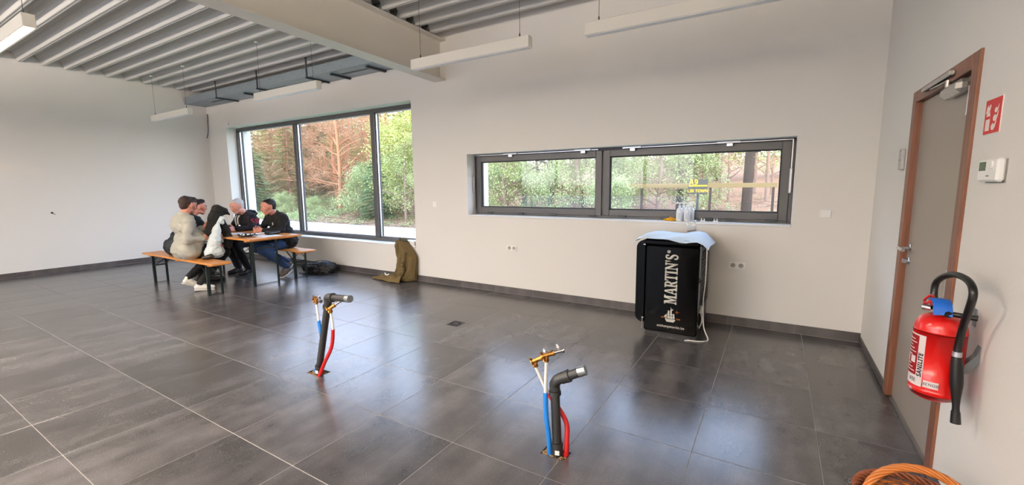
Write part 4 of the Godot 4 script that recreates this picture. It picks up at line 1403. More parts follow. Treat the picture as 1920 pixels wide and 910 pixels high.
func people() -> void:
	mat("eye_white", Color(0.85, 0.83, 0.80), 0.3)
	mat("eye_dark", Color(0.10, 0.07, 0.05), 0.3)
	var skin_a := mat("skin_rosy", Color(0.80, 0.54, 0.46), 0.55)
	skin_a.subsurf_scatter_enabled = true
	skin_a.subsurf_scatter_strength = 0.05
	var weave := noise_tex(0.25, 128)
	var grey := mat("pale_grey_jersey", Color(0.66, 0.65, 0.60), 0.9)
	var teal := mat("dark_teal_cloth", Color(0.075, 0.115, 0.14), 0.9)
	var navy := mat("navy_cloth", Color(0.055, 0.065, 0.12), 0.9)
	var black := mat("blue_black_cloth", Color(0.028, 0.030, 0.042), 0.9)
	var dark := mat("black_trousers", Color(0.022, 0.023, 0.030), 0.85)
	var jeans := mat("blue_denim", Color(0.13, 0.22, 0.36), 0.9)
	for m in [grey, teal, navy, black, dark, jeans]: relief(m, weave, 0.15, 6.0)
	var white := mat("white_leather", Color(0.88, 0.87, 0.83), 0.5)
	var brown := mat("dark_brown_leather", Color(0.12, 0.085, 0.065), 0.45)
	var taupe := mat("taupe_suede", Color(0.36, 0.31, 0.27), 0.8)
	var sole := mat("pale_sole", Color(0.80, 0.79, 0.76), 0.7)
	var N := Vector3(0, 0, -1)
	var P := func(x0: float, z0: float, sg: float, x: float, u: float, y: float) -> Vector3: return Vector3(x0 + x, y, z0 + sg * u)
	# the man in the pale sweater
	var a := func(x: float, u: float, y: float) -> Vector3: return Vector3(-7.95 + x, y, 2.12 - u)
	person("brown-haired man in a pale grey sweater on the front bench, holding a white bag", {
		"hip": a.call(0, 0, 0.575), "neck": a.call(0, 0.0, 1.09), "head": a.call(0.0, 0.075, 1.235), "head_up": Vector3(0, 1, -0.12), "look": Vector3(-0.25, -0.08, -1), "fat": 0.035, "belly": 0.06, "fringe": true, "hairline": 0.03,
		"near_shoulder": a.call(0.20, -0.02, 1.015), "near_elbow": a.call(0.27, -0.10, 0.76), "near_wrist": a.call(0.24, 0.12, 0.765), "near_hand": [Vector3(-0.2, 0.1, -1), Vector3(-1, -0.2, 0), Vector3(0, 1, -0.2), 0.75],
		"far_shoulder": a.call(-0.20, 0.0, 1.015), "far_elbow": a.call(-0.22, 0.10, 0.80), "far_wrist": a.call(0.06, 0.22, 0.90), "far_hand": [Vector3(0.3, 0.4, -1), Vector3(1, 0, 0), Vector3(0, 1, 0), 0.75],
		"near_knee": a.call(0.13, 0.44, 0.51), "far_knee": a.call(-0.12, 0.44, 0.51), "near_ankle": a.call(0.14, 0.06, 0.10), "near_toe": a.call(0.20, 0.20, 0.038), "far_ankle": a.call(0.0, -0.02, 0.19), "far_toe": a.call(0.0, 0.13, 0.05)},
		N, {"skin": skin_a, "top": grey, "legs": dark, "shoe": white, "sole": sole, "hair": mat("brown_hair", Color(0.17, 0.10, 0.065), 0.7)})
	# the one behind him
	a = func(x: float, u: float, y: float) -> Vector3: return Vector3(-8.46 + x, y, 2.04 - u)
	person("bespectacled man in dark teal mostly hidden behind the man in the pale sweater", {
		"hip": a.call(0, 0, 0.575), "neck": a.call(0, 0.20, 1.05), "head": a.call(0, 0.33, 1.185), "look": Vector3(0.15, -0.1, -1), "fat": 0.0, "fringe": true,
		"near_shoulder": a.call(0.20, 0.20, 0.99), "near_elbow": a.call(0.26, 0.36, 0.79), "near_wrist": a.call(0.12, 0.60, 0.80), "near_hand": [Vector3(-0.3, 0, -1), Vector3(0, -1, 0), Vector3(-1, 0, 0), 0.3],
		"far_shoulder": a.call(-0.20, 0.20, 0.99), "far_elbow": a.call(-0.26, 0.36, 0.79), "far_wrist": a.call(-0.12, 0.60, 0.80), "far_hand": [Vector3(0.3, 0, -1), Vector3(0, -1, 0), Vector3(1, 0, 0), 0.3],
		"near_knee": a.call(0.13, 0.46, 0.52), "far_knee": a.call(-0.12, 0.46, 0.52), "near_ankle": a.call(0.12, 0.36, 0.09), "near_toe": a.call(0.14, 0.53, 0.036), "far_ankle": a.call(-0.12, 0.30, 0.09), "far_toe": a.call(-0.13, 0.47, 0.036)},
		N, {"skin": skin_a, "top": teal, "legs": dark, "shoe": brown, "sole": mats.black_plastic, "hair": mat("dark_hair", Color(0.07, 0.055, 0.055), 0.7), "glasses": true})
	# white-haired man in the hooded top
	a = func(x: float, u: float, y: float) -> Vector3: return Vector3(-8.60 + x, y, 0.76 + u)
	var c := person("white-haired man in a navy hooded top with pink sleeve figures, leaning on the table", {
		"hip": a.call(0, 0, 0.575), "neck": a.call(0, 0.19, 1.04), "head": a.call(0.03, 0.315, 1.165), "head_up": Vector3(0, 1, 0.25), "look": Vector3(0.25, -0.35, 1), "hairline": 0.018, "fat": 0.01,
		"near_shoulder": a.call(0.20, 0.17, 0.97), "near_elbow": a.call(0.27, 0.22, 0.80), "near_wrist": a.call(0.20, 0.46, 0.80), "near_hand": [Vector3(0.15, 0.05, 1), Vector3(-0.4, 0.9, 0), Vector3(-0.3, 0.9, 0.2), 0.15],
		"far_shoulder": a.call(-0.20, 0.17, 0.97), "far_elbow": a.call(-0.26, 0.26, 0.80), "far_wrist": a.call(-0.06, 0.46, 0.80), "far_hand": [Vector3(0.4, 0, 1), Vector3(0, -1, 0), Vector3(1, 0, 0), 0.3],
		"near_knee": a.call(0.14, 0.44, 0.52), "far_knee": a.call(-0.13, 0.44, 0.52), "near_ankle": a.call(0.16, 0.28, 0.09), "near_toe": a.call(0.20, 0.45, 0.036), "far_ankle": a.call(-0.13, 0.30, 0.09), "far_toe": a.call(-0.10, 0.47, 0.036)},
		Vector3(0, 0, 1), {"skin": mat("skin_pale", Color(0.84, 0.60, 0.54), 0.55), "top": navy, "legs": dark, "shoe": brown, "sole": mats.black_plastic, "hair": mat("white_hair", Color(0.74, 0.74, 0.75), 0.7)})
	var hd: Vector3 = a.call(0, 0.07, 1.03)
	wpart("hood", skin([nets([[hd + Vector3(-0.10, 0, 0.02), hd + Vector3(0.10, 0, 0.02), 0.055, 0.055], [hd + Vector3(0.10, 0, 0.03), hd + Vector3(0.10, -0.03, 0.12), 0.045, 0.03], [hd + Vector3(-0.10, 0, 0.03), hd + Vector3(-0.10, -0.03, 0.12), 0.045, 0.03], [hd, hd + Vector3(0, -0.09, -0.03), 0.06, 0.05]], 0.012, 0.04)], 0.012, 18.0), navy, c)
	var st := S()
	tube(st, curve([a.call(0.05, 0.30, 1.01), a.call(0.055, 0.335, 0.95), a.call(0.05, 0.33, 0.86)]), 0.012, 6)
	tube(st, curve([a.call(-0.03, 0.30, 1.01), a.call(-0.02, 0.335, 0.95), a.call(-0.01, 0.33, 0.84)]), 0.010, 6)
	wpart("hood_lining", done(st), white, c)
	var dg := lettering("S9", 0.085, "Droid Sans")
	var pk := mat("pink_print", Color(0.62, 0.16, 0.26), 0.8)
	var pt := part("sleeve_print", dg, pk, c)
	pt.transform = Transform3D(Basis(Vector3(0.25, 0.0, -0.97).normalized(), Vector3(0.10, 0.99, 0.05).normalized(), Vector3(0.97, -0.1, 0.25).normalized()).orthonormalized(), a.call(0.305, 0.185, 0.915) - c.position)
	# dark-haired man in jeans
	a = func(x: float, u: float, y: float) -> Vector3: return Vector3(-7.76 + x, y, 0.75 + u)
	var d := person("dark-haired man in a black top and blue jeans leaning his elbows on the table", {
		"hip": a.call(0, 0, 0.575), "neck": a.call(0, 0.15, 1.05), "head": a.call(0, 0.25, 1.165), "head_up": Vector3(0, 1, 0.14), "look": Vector3(-0.1, -0.1, 1), "hairline": 0.016, "fat": 0.02,
		"near_shoulder": a.call(0.20, 0.13, 0.975), "near_elbow": a.call(0.25, 0.22, 0.795), "near_wrist": a.call(0.11, 0.42, 0.80), "near_hand": [Vector3(-0.4, 0.05, 1), Vector3(-0.8, -0.3, -0.3), Vector3(0, 1, 0), 0.85],
		"far_shoulder": a.call(-0.20, 0.13, 0.975), "far_elbow": a.call(-0.25, 0.24, 0.80), "far_wrist": a.call(-0.04, 0.43, 0.81), "far_hand": [Vector3(0.5, 0.05, 1), Vector3(0.8, -0.3, -0.3), Vector3(0, 1, 0), 0.85],
		"near_knee": a.call(0.13, 0.47, 0.50), "far_knee": a.call(-0.12, 0.47, 0.52), "near_ankle": a.call(0.10, 0.07, 0.16), "near_toe": a.call(0.12, 0.19, 0.045), "far_ankle": a.call(-0.02, -0.02, 0.23), "far_toe": a.call(-0.01, 0.10, 0.06)},
		Vector3(0, 0, 1), {"skin": skin_a, "top": black, "legs": jeans, "shoe": taupe, "sole": sole, "hair": mat("black_hair", Color(0.05, 0.045, 0.045), 0.6)})
	st = S()
	box(st, a.call(0.13, 0.275, 0.90), Vector3(0.012, 0.045, 0.012), 0.003)
	box(st, a.call(0.15, 0.36, 0.845), Vector3(0.018, 0.02, 0.018), 0.004)
	wpart("white_toggle", done(st), white, d)
	# the coat held up and the white bag
	var coat := mat("charcoal_felt", Color(0.075, 0.075, 0.070), 0.95)
	relief(coat, weave, 0.3, 5.0)
	var cz := Vector3(-7.75, 0, 0)
	var co := thing("coat", "dark charcoal coat held up in a peak in front of the pale sweater", "coat", Vector3(-7.75, 0.47, 1.6))
	var v := func(u: float, y: float, x := 0.0) -> Vector3: return Vector3(-7.72 + x, y, u)
	wpart("cloth", skin([nets([[v.call(1.90, 0.83), v.call(1.84, 1.04), 0.055, 0.06], [v.call(1.84, 1.04), v.call(1.785, 1.17), 0.06, 0.055], [v.call(1.77, 1.17), v.call(1.69, 1.14), 0.055, 0.045], [v.call(1.69, 1.14), v.call(1.615, 1.08), 0.04, 0.012], [v.call(1.93, 0.85), v.call(1.885, 0.93), 0.032, 0.03], [v.call(1.80, 1.0), v.call(1.75, 1.12), 0.045, 0.05]], 0.011, 0.05)], 0.007, 11.0), coat, co)
	wpart("sleeve", skin([nets([[v.call(1.73, 1.02, -0.02), v.call(1.69, 0.86, 0.0), 0.04, 0.05], [v.call(1.69, 0.86, 0.0), v.call(1.66, 0.72, 0.0), 0.05, 0.055], [v.call(1.66, 0.72, 0.0), v.call(1.66, 0.61, 0.0), 0.055, 0.045]], 0.011, 0.05)], 0.006, 12.0), coat, co)
	var bagm := mat("white_polythene", Color(0.84, 0.88, 0.88), 0.5)
	bagm.backlight_enabled = true
	bagm.backlight = Color(0.3, 0.32, 0.32)
	var bg := thing("carrier_bag", "white plastic carrier bag with a small red mark, standing on the bench beside the coat", "bag", Vector3(-7.66, 0.475, 1.9))
	var w := func(u: float, y: float, x := 0.0) -> Vector3: return Vector3(-7.66 + x, y, u)
	wpart("sack", skin([nets([[w.call(1.935, 0.55, -0.03), w.call(1.85, 0.55, 0.0), 0.072, 0.072], [w.call(1.94, 0.54), w.call(1.89, 0.72), 0.05, 0.05], [w.call(1.845, 0.56), w.call(1.86, 0.72), 0.066, 0.055], [w.call(1.885, 0.68), w.call(1.84, 0.86), 0.06, 0.045], [w.call(1.84, 0.86), w.call(1.80, 1.0), 0.042, 0.018]], 0.010, 0.07)], 0.007, 13.0), bagm, bg)
	wpart("gathered_neck", skin([nets([[w.call(1.785, 0.99), w.call(1.755, 1.03), 0.026, 0.036], [w.call(1.77, 1.0), w.call(1.75, 0.97), 0.028, 0.024]], 0.008, 0.03)], 0.010, 26.0), bagm, bg)
	st = S()
	box(st, w.call(1.83, 0.645, 0.069), Vector3(0.006, 0.022, 0.05), 0.002, Basis(Vector3.RIGHT, 0.2))
	wpart("red_mark", done(st), mat("faded_red", Color(0.72, 0.24, 0.28), 0.7), bg, "small faded red mark")
	var po := thing("pouch", "small dark brown leather pouch lying on the bench under the white bag", "pouch", Vector3(-7.5, 0.47, 1.98))
	wpart("body", blob([[Vector3(-7.60, 0.498, 2.06), Vector3(-7.55, 0.512, 1.99), 0.026, 0.04]], 0.008, 0.02, 0.005), brown, po)
	st = S()
	lathe(st, [Vector2(0.008, 0), Vector2(0.014, 0), Vector2(0.014, 0.004), Vector2(0.008, 0.004)], 12, Transform3D(Basis(Vector3.FORWARD, 1.57), Vector3(-7.508, 0.515, 1.985)))
	wpart("ring", done(st), mats.chrome, po)

# ---------------------------------------------------------------- the fridge
func refrigerator() -> void:
	var gloss := mat("gloss_black", Color(0.012, 0.011, 0.011), 0.10)
	gloss.metallic_specular = 0.2
	var o := thing("refrigerator", "black retro fridge turned sideways, with white brewery lettering up its side", "fridge", Vector3(-1.56, 0, 0.39))
	var z0 := 0.06
	var z1 := 0.70
	var st := S()
	span(st, Vector3(-1.803, 0.03, z0), Vector3(-1.31, 0.885, z1), 0.012)
	wpart("cabinet", done(st), gloss, o)
	wpart("top_lid", bx(Vector3(-1.815, 0.888, z0 - 0.01), Vector3(-1.31, 0.945, z1 + 0.006), 0.014), gloss, o)
	wpart("plinth", bx(Vector3(-1.79, 0.0, z0 + 0.02), Vector3(-1.32, 0.03, z1 - 0.02)), mats.black_plastic, o)
	var prof := []      # the door seen from its edge: rounded top and bottom outer corners
	var rd := 0.075
	prof.append(Vector2(-1.809, 0.105))
	prof.append(Vector2(-1.809, 0.93))
	for i in 7:
		var a := PI / 2 + PI / 2 * i / 6.0
		prof.append(Vector2(-1.892 + rd + cos(a) * rd, 0.93 - rd + sin(a) * rd))
	for i in 7:
		var a := PI + PI / 2 * i / 6.0
		prof.append(Vector2(-1.892 + rd + cos(a) * rd, 0.105 + rd + sin(a) * rd))
	st = S()
	prism(st, prof, z1 - z0 - 0.01, Transform3D(Basis(), Vector3(0, 0, (z0 + z1) / 2)))
	var door := wpart("door", done(st), gloss, o)
	st = S()
	for y in [0.15, 0.885]:
		span(st, Vector3(-1.826, y, z1 - 0.004), Vector3(-1.800, y + 0.012, z1 + 0.012), 0.003)
	tube(st, [Vector3(-1.817, 0.045, z1 + 0.003), Vector3(-1.817, 0.155, z1 + 0.003)], 0.004, 8)
	wpart("hinge_pin", done(st), mats.chrome, o)
	st = S()
	tube(st, [Vector3(-1.90, 0.45, 0.14), Vector3(-1.925, 0.47, 0.14), Vector3(-1.925, 0.68, 0.14), Vector3(-1.90, 0.70, 0.14)], 0.009, 8)
	wpart("handle", done(st), mats.chrome, door)
	# the back: condenser grille, compressor, capped edge strips
	st = S()
	for k in 16:
		var y := 0.30 + k * 0.034
		tube(st, [Vector3(-1.298, y, z0 + 0.06), Vector3(-1.298, y, z1 - 0.06)], 0.003, 5)
	for k in 9:
		var z := z0 + 0.06 + k * 0.065
		tube(st, [Vector3(-1.300, 0.28, z), Vector3(-1.300, 0.84, z)], 0.0015, 4)
	wpart("condenser_grille", done(st), mats.black_plastic, o)
	st = S()
	span(st, Vector3(-1.312, 0.31, z1 - 0.035), Vector3(-1.296, 0.56, z1 - 0.008), 0.003)
	span(st, Vector3(-1.312, 0.60, z1 - 0.035), Vector3(-1.296, 0.90, z1 - 0.008), 0.003)
	wpart("edge_strip", done(st), mats.rail_grey, o)
	st = S()
	ball(st, Vector3(-1.33, 0.14, 0.36), Vector3(0.055, 0.09, 0.09), 14)
	wpart("compressor", done(st), mats.black_plastic, o)
	st = S()
	box(st, Vector3(-1.297, 0.27, 0.56), Vector3(0.03, 0.07, 0.05), 0.006)
	wpart("terminal_box", done(st), mats.white_plastic, o)
	# print on the side
	var silver := mat("silver_print", Color(0.78, 0.77, 0.73), 0.4)
	var ed := mat("grey_print", Color(0.42, 0.41, 0.39), 0.4)
	var up := Basis(Vector3(0, 1, 0), Vector3(-1, 0, 0), Vector3(0, 0, 1))
	var tx := lettering("MARTIN'S", 0.112, "Droid Serif", true, 0.0015, 0.0022)
	var pt := part("lettering", tx, silver, o)
	var bb := tx.get_aabb()
	pt.transform = Transform3D(up * Basis.from_scale(Vector3(0.485 / maxf(bb.size.x, 0.01), 1, 1)), Vector3(-1.553, 0.566, z1 + 0.0012) - o.position)
	pt = part("registered_mark", lettering("®", 0.028, "Droid Sans"), silver, o)
	pt.transform = Transform3D(up, Vector3(-1.583, 0.832, z1 + 0.001) - o.position)
	pt = part("web_address", lettering("anthonymartin.be", 0.021, "Droid Sans"), silver, o)
	pt.position = Vector3(-1.546, 0.098, z1 + 0.001) - o.position
	var orange := mat("orange_print", Color(0.72, 0.38, 0.14), 0.5)
	pt = part("small_print", lettering("since", 0.013, "Droid Sans"), orange, o)
	pt.position = Vector3(-1.613, 0.187, z1 + 0.001) - o.position
	pt = part("small_print", lettering("1909", 0.013, "Droid Sans"), orange, o)
	pt.position = Vector3(-1.478, 0.180, z1 + 0.001) - o.position
	# the sailing ship: hull, sails and flag
	st = S()
	var sh := Vector3(-1.548, 0.145, z1 + 0.001)
	var poly := func(pts: Array) -> void: prism(st, pts.map(func(v): return Vector2(v[0], v[1])), 0.0015, Transform3D(Basis(), sh))
	poly.call([[-0.034, 0.0], [0.030, 0.0], [0.046, 0.022], [0.040, 0.030], [-0.030, 0.026], [-0.050, 0.040], [-0.046, 0.018]])
	for q in [[-0.020, 0.034, 0.022], [-0.022, 0.062, 0.020], [-0.020, 0.088, 0.015], [0.004, 0.034, 0.024], [0.003, 0.064, 0.022], [0.002, 0.092, 0.016], [0.028, 0.036, 0.018], [0.027, 0.060, 0.015]]:
		poly.call([[q[0] - q[2] * 0.5, q[1]], [q[0] + q[2] * 0.5, q[1] - 0.002], [q[0] + q[2] * 0.62, q[1] + 0.012], [q[0] + q[2] * 0.45, q[1] + 0.024], [q[0] - q[2] * 0.45, q[1] + 0.024], [q[0] - q[2] * 0.3, q[1] + 0.012]])
	poly.call([[-0.062, 0.052], [-0.034, 0.036], [-0.036, 0.078]])
	poly.call([[0.000, 0.116], [0.020, 0.118], [0.024, 0.128], [0.004, 0.130], [0.003, 0.146], [0.0, 0.146]])
	wpart("ship_emblem", done(st), silver, o)
	st = S()
	for k in 8:
		var a := TAU * k / 8.0
		var L := 0.026 if k % 2 == 0 else 0.014
		var c := sh + Vector3(0.058, 0.104, 0)
		prism(st, [Vector2(0, -0.002), Vector2(L, 0), Vector2(0, 0.002)], 0.0015, Transform3D(Basis(Vector3.BACK, a), c))
	ball(st, sh + Vector3(0.058, 0.104, 0), Vector3(0.006, 0.006, 0.001), 8)
	wpart("star_emblem", done(st), orange, o)
	# paper lying over the top
	var g := []
	for j in 9:
		var row := []
		for i in 15:
			var u := float(i) / 14.0
			var v := float(j) / 8.0
			var x := lerpf(-1.93, -1.235, u)
			var y := 0.958 + 0.012 * sin(u * 7.0 + v * 2.0) + 0.008 * sin(u * 15.0 - v * 5.0)
			if u > 0.80: y -= pow((u - 0.80) * 5.0, 1.6) * 0.085
			if u < 0.16: y -= pow((0.16 - u) * 6.2, 1.8) * 0.05
			y += 0.03 * sin(PI * v) * smoothstep(0.0, 0.3, u) * (1.0 - smoothstep(0.75, 1.0, u))
			row.append(Vector3(x - 0.03 * v * (u - 0.5), y, lerpf(0.735, 0.10, v)))
		g.append(row)
	for i in 15: g[0][i].y -= 0.010 + 0.006 * sin(i * 0.9)
	var pm := mat("bluish_white_paper", Color(0.86, 0.92, 0.97), 0.6)
	var pa := thing("packing_sheet", "crumpled bluish white packing sheet draped over the top of the black fridge", "sheet", Vector3(-1.56, 0.95, 0.4))
	wpart("sheet", sheet(g, 0.004), pm, pa)
	st = S()
	tube(st, curve([Vector3(-1.27, 0.90, 0.62), Vector3(-1.262, 0.84, 0.62), Vector3(-1.265, 0.55, 0.60), Vector3(-1.278, 0.36, 0.58), Vector3(-1.262, 0.12, 0.60), Vector3(-1.215, 0.006, 0.63), Vector3(-1.27, 0.006, 0.72), Vector3(-1.36, 0.006, 0.74), Vector3(-1.40, 0.006, 0.76), Vector3(-1.37, 0.006, 0.735)], 6), 0.0055, 7)
	var cb := thing("power_cord", "white power cord hanging down behind the black fridge and looping on the floor", "cord", Vector3(-1.27, 0, 0.6))
	wpart("cord", done(st), mats.white_plastic, cb)
	st = S()
	tube(st, curve([Vector3(-1.30, 0.25, 0.55), Vector3(-1.285, 0.16, 0.56), Vector3(-1.31, 0.08, 0.55), Vector3(-1.33, 0.07, 0.5)], 5), 0.007, 6)
	wpart("compressor_lead", done(st), mats.white_plastic, o)

# ---------------------------------------------------------------- pipe stubs rising from the floor
func tap(o: Node3D, base: Vector3, d: Vector3, up := Vector3.UP) -> void:
	# brass elbow with a wall flange, chromed angle valve on its end
	var x := d.normalized()
	var st := S()
	tube(st, [base - Vector3.UP * 0.038, base - Vector3.UP * 0.004], [0.012, 0.012], 10)
	lathe(st, [Vector2(0, -0.006), Vector2(0.016, -0.006), Vector2(0.016, 0.006), Vector2(0, 0.006)], 6, Transform3D(Basis(), base - Vector3.UP * 0.026))
	tube(st, [base - x * 0.018, base + x * 0.045], 0.013, 10)
	var b := ring_basis(x, up)
	lathe(st, [Vector2(0, 0), Vector2(0.022, 0), Vector2(0.022, 0.005), Vector2(0, 0.005)], 12, Transform3D(Basis(b.x, x, b.x.cross(x)), base - x * 0.024))
	for k in 3:
		var a := TAU * k / 3.0 + 0.4
		tube(st, [base - x * 0.021 + (b.x * cos(a) + b.y * sin(a)) * 0.012, base - x * 0.021 + (b.x * cos(a) + b.y * sin(a)) * 0.031], 0.0065, 8)
	lathe(st, [Vector2(0, 0), Vector2(0.017, 0), Vector2(0.017, 0.014), Vector2(0, 0.014)], 6, Transform3D(Basis(b.x, x, b.x.cross(x)), base + x * 0.03))
	wpart("brass_elbow", done(st), mats.brass, o)
	st = S()
	tube(st, [base + x * 0.045, base + x * 0.098], 0.010, 10)
	lathe(st, [Vector2(0, 0), Vector2(0.015, 0), Vector2(0.015, 0.012), Vector2(0, 0.012)], 8, Transform3D(Basis(b.x, x, b.x.cross(x)), base + x * 0.088))
	tube(st, [base + x * 0.072, base + x * 0.072 + b.x * 0.022], 0.008, 8)
	tube(st, [base + x * 0.072 + b.x * 0.022 - b.y * 0.011, base + x * 0.072 + b.x * 0.03 + b.y * 0.011], 0.007, 8)
	ball(st, base + x * 0.072 + b.x * 0.034, Vector3.ONE * 0.009, 8)
	wpart("angle_valve", done(st), mats.chrome, o)

func drain_pipe(label: String, base: Vector3, top: Vector3, elbow: Vector3, tip: Vector3) -> void:
	var pvc := mat("grey_pvc", Color(0.155, 0.16, 0.165), 0.4)
	var o := thing("drain_pipe", label, "pipe", base)
	var st := S()
	var ax := (top - base).normalized()
	tube(st, [base - ax * 0.06, top], 0.0255, 16, false)
	wpart("upright", done(st), pvc, o)
	st = S()
	tube(st, [base + ax * 0.0, base + ax * 0.082], 0.031, 16)
	tube(st, [base + ax * 0.078, base + ax * 0.092], 0.034, 16)
	wpart("lower_socket", done(st), pvc, o)
	st = S()
	box(st, base + ax * 0.045 + Vector3(0.012, 0, 0.0295), Vector3(0.024, 0.026, 0.002), 0.0005, Basis(Vector3.UP, 0.3))
	wpart("sticker", done(st), mats.white_plastic, o)
	var d := (tip - elbow).normalized()
	st = S()
	tube(st, curve([top - ax * 0.01, top + ax * 0.018, (top + elbow) * 0.5 + (ax - d) * 0.010, elbow - d * 0.012, elbow + d * 0.02], 5), 0.029, 16)
	tube(st, [top - ax * 0.036, top - ax * 0.014], 0.0335, 16)
	tube(st, [elbow + d * 0.012, elbow + d * 0.055], 0.0325, 16)
	tube(st, [elbow + d * 0.040, elbow + d * 0.058], 0.0345, 16)
	wpart("bend", done(st), pvc, o)
	st = S()
	tube(st, [elbow + d * 0.03, tip - d * 0.004], 0.0255, 16)
	wpart("branch", done(st), pvc, o)
	st = S()
	tube(st, [tip - d * 0.042, tip], [0.0275, 0.0265], 16)
	wpart("tape_wrap", done(st), mat("foil_tape", Color(0.62, 0.64, 0.66), 0.3, 0.8), o)

func hose(called: String, label: String, pts: Array, split: int, sleeve: Material, dir: Vector3) -> void:
	var o := thing(called, label, "hose", pts[0])
	var inner: Array = pts.slice(split - 1)
	var outer: Array = pts.slice(0, split + 1)
	var st := S()
	tube(st, curve(inner, 6), 0.0095, 10)
	wpart("inner_pipe", done(st), mats.white_plastic, o)
	st = S()
	tube(st, curve(outer, 6), 0.0135, 12)
	wpart("sleeve", done(st), sleeve, o)
	tap(o, pts[-1] + Vector3.UP * 0.036, dir)

func plumbing() -> void:
	var blue := mat("blue_sleeve", Color(0.07, 0.46, 0.80), 0.5)
	var red := mat("red_sleeve", Color(0.78, 0.08, 0.09), 0.5)
	drain_pipe("dark grey waste pipe stub on the left, leaning right, with a level outlet", Vector3(-3.785, -0.02, 2.955), Vector3(-3.572, 0.60, 2.98), Vector3(-3.545, 0.655, 2.985), Vector3(-3.285, 0.680, 3.0))
	hose("water_hose", "blue sleeved water pipe beside the left grey waste pipe", [Vector3(-3.842, -0.03, 2.95), Vector3(-3.80, 0.10, 2.93), Vector3(-3.765, 0.25, 2.92), Vector3(-3.785, 0.42, 2.92), Vector3(-3.80, 0.555, 2.92)], 3, blue, Vector3(1, 0.02, 0.25))
	hose("water_hose", "red sleeved water pipe bowing out beside the left grey waste pipe", [Vector3(-3.745, -0.03, 2.985), Vector3(-3.63, 0.13, 3.0), Vector3(-3.53, 0.28, 3.0), Vector3(-3.50, 0.42, 3.0), Vector3(-3.515, 0.545, 3.0)], 3, red, Vector3(0.55, 0.45, -0.35))
	drain_pipe("dark grey waste pipe stub on the right, upright, with a rising outlet", Vector3(-1.682, -0.02, 2.95), Vector3(-1.702, 0.378, 2.95), Vector3(-1.672, 0.438, 2.95), Vector3(-1.538, 0.506, 2.92))
	hose("water_hose", "blue sleeved water pipe in front of the right grey waste pipe", [Vector3(-1.722, -0.03, 2.965), Vector3(-1.722, 0.10, 2.98), Vector3(-1.735, 0.22, 2.985), Vector3(-1.745, 0.352, 2.975), Vector3(-1.745, 0.525, 2.965)], 3, blue, Vector3(0.75, 0.28, -0.45))
	hose("water_hose", "red sleeved water pipe passing behind the right grey waste pipe", [Vector3(-1.640, -0.03, 2.935), Vector3(-1.640, 0.08, 2.925), Vector3(-1.66, 0.18, 2.90), Vector3(-1.76, 0.315, 2.91), Vector3(-1.83, 0.465, 2.93)], 3, red, Vector3(0.72, 0.42, -0.3))
	# broken openings in the floor around the pipes
	var rub := mat("rubble_fill", Color(0.62, 0.50, 0.36), 0.95)
	for q in [[-3.87, 2.895, -3.71, 3.003, "broken floor opening around the left pipe stubs", 5], [-1.768, 2.903, -1.623, 2.992, "broken floor opening full of wood chips around the right pipe stubs", 6]]:
		var o := thing("floor_opening", q[4], "hole", Vector3((q[0] + q[2]) * 0.5, 0, (q[1] + q[3]) * 0.5))
		wpart("bed", bx(Vector3(q[0], -0.014, q[1]), Vector3(q[2], -0.008, q[3])), mat("dark_bed", Color(0.20, 0.16, 0.12), 0.95), o)
		var r := RandomNumberGenerator.new()
		r.seed = q[5]
		var st := S()
		for k in 150:
			var p := Vector3(r.randf_range(q[0] + 0.008, q[2] - 0.008), r.randf_range(-0.008, 0.002), r.randf_range(q[1] + 0.008, q[3] - 0.004))
			box(st, p, Vector3(r.randf_range(0.004, 0.018), 0.003, r.randf_range(0.003, 0.007)), 0.0, Basis.from_euler(Vector3(r.randf_range(-0.5, 0.5), r.randf() * TAU, r.randf_range(-0.5, 0.5))))
		wpart("wood_chips", done(st), rub, o).set_meta("kind", "stuff")
	# floor drain
	var d := thing("floor_drain", "small square black floor drain with a round slotted grate", "drain", Vector3(-3.615, 0, 1.42))
	wpart("body", bx(Vector3(-3.69, -0.013, 1.342), Vector3(-3.54, -0.006, 1.497)), mats.black_plastic, d)
	var steel := mat("drain_steel", Color(0.16, 0.16, 0.17), 0.4, 0.6)
	var st := S()
	frame_xz(st, -3.689, -3.541, 1.343, 1.496, 0.014, -0.008, 0.001)
	for sx in [-1.0, 1.0]:
		for sz in [-1.0, 1.0]:
			prism(st, [Vector2(sx * 0.062, sz * 0.064), Vector2(sx * 0.062, sz * 0.022), Vector2(sx * 0.022, sz * 0.064)], 0.005, Transform3D(Basis(Vector3.RIGHT, PI / 2), Vector3(-3.615, -0.002, 1.42)))
	wpart("rim", done(st), steel, d)
	st = S()
	lathe(st, [Vector2(0.036, -0.004), Vector2(0.036, 0.0), Vector2(0.0, 0.003)], 24, Transform3D(Basis(), Vector3(-3.615, 0, 1.42)))
	for k in 18:
		var a := TAU * k / 18.0
		bar(st, Vector3(-3.615 + cos(a) * 0.034, -0.002, 1.42 + sin(a) * 0.034), Vector3(-3.615 + cos(a) * 0.056, -0.002, 1.42 + sin(a) * 0.056), 0.007, 0.004)
	wpart("grate", done(st), steel, d)

func frame_xz(st: SurfaceTool, x0: float, x1: float, z0: float, z1: float, w: float, y0: float, y1: float) -> void:
	span(st, Vector3(x0, y0, z0), Vector3(x0 + w, y1, z1))
	span(st, Vector3(x1 - w, y0, z0), Vector3(x1, y1, z1))
	span(st, Vector3(x0 + w, y0, z0), Vector3(x1 - w, y1, z0 + w))
	span(st, Vector3(x0 + w, y0, z1 - w), Vector3(x1 - w, y1, z1))

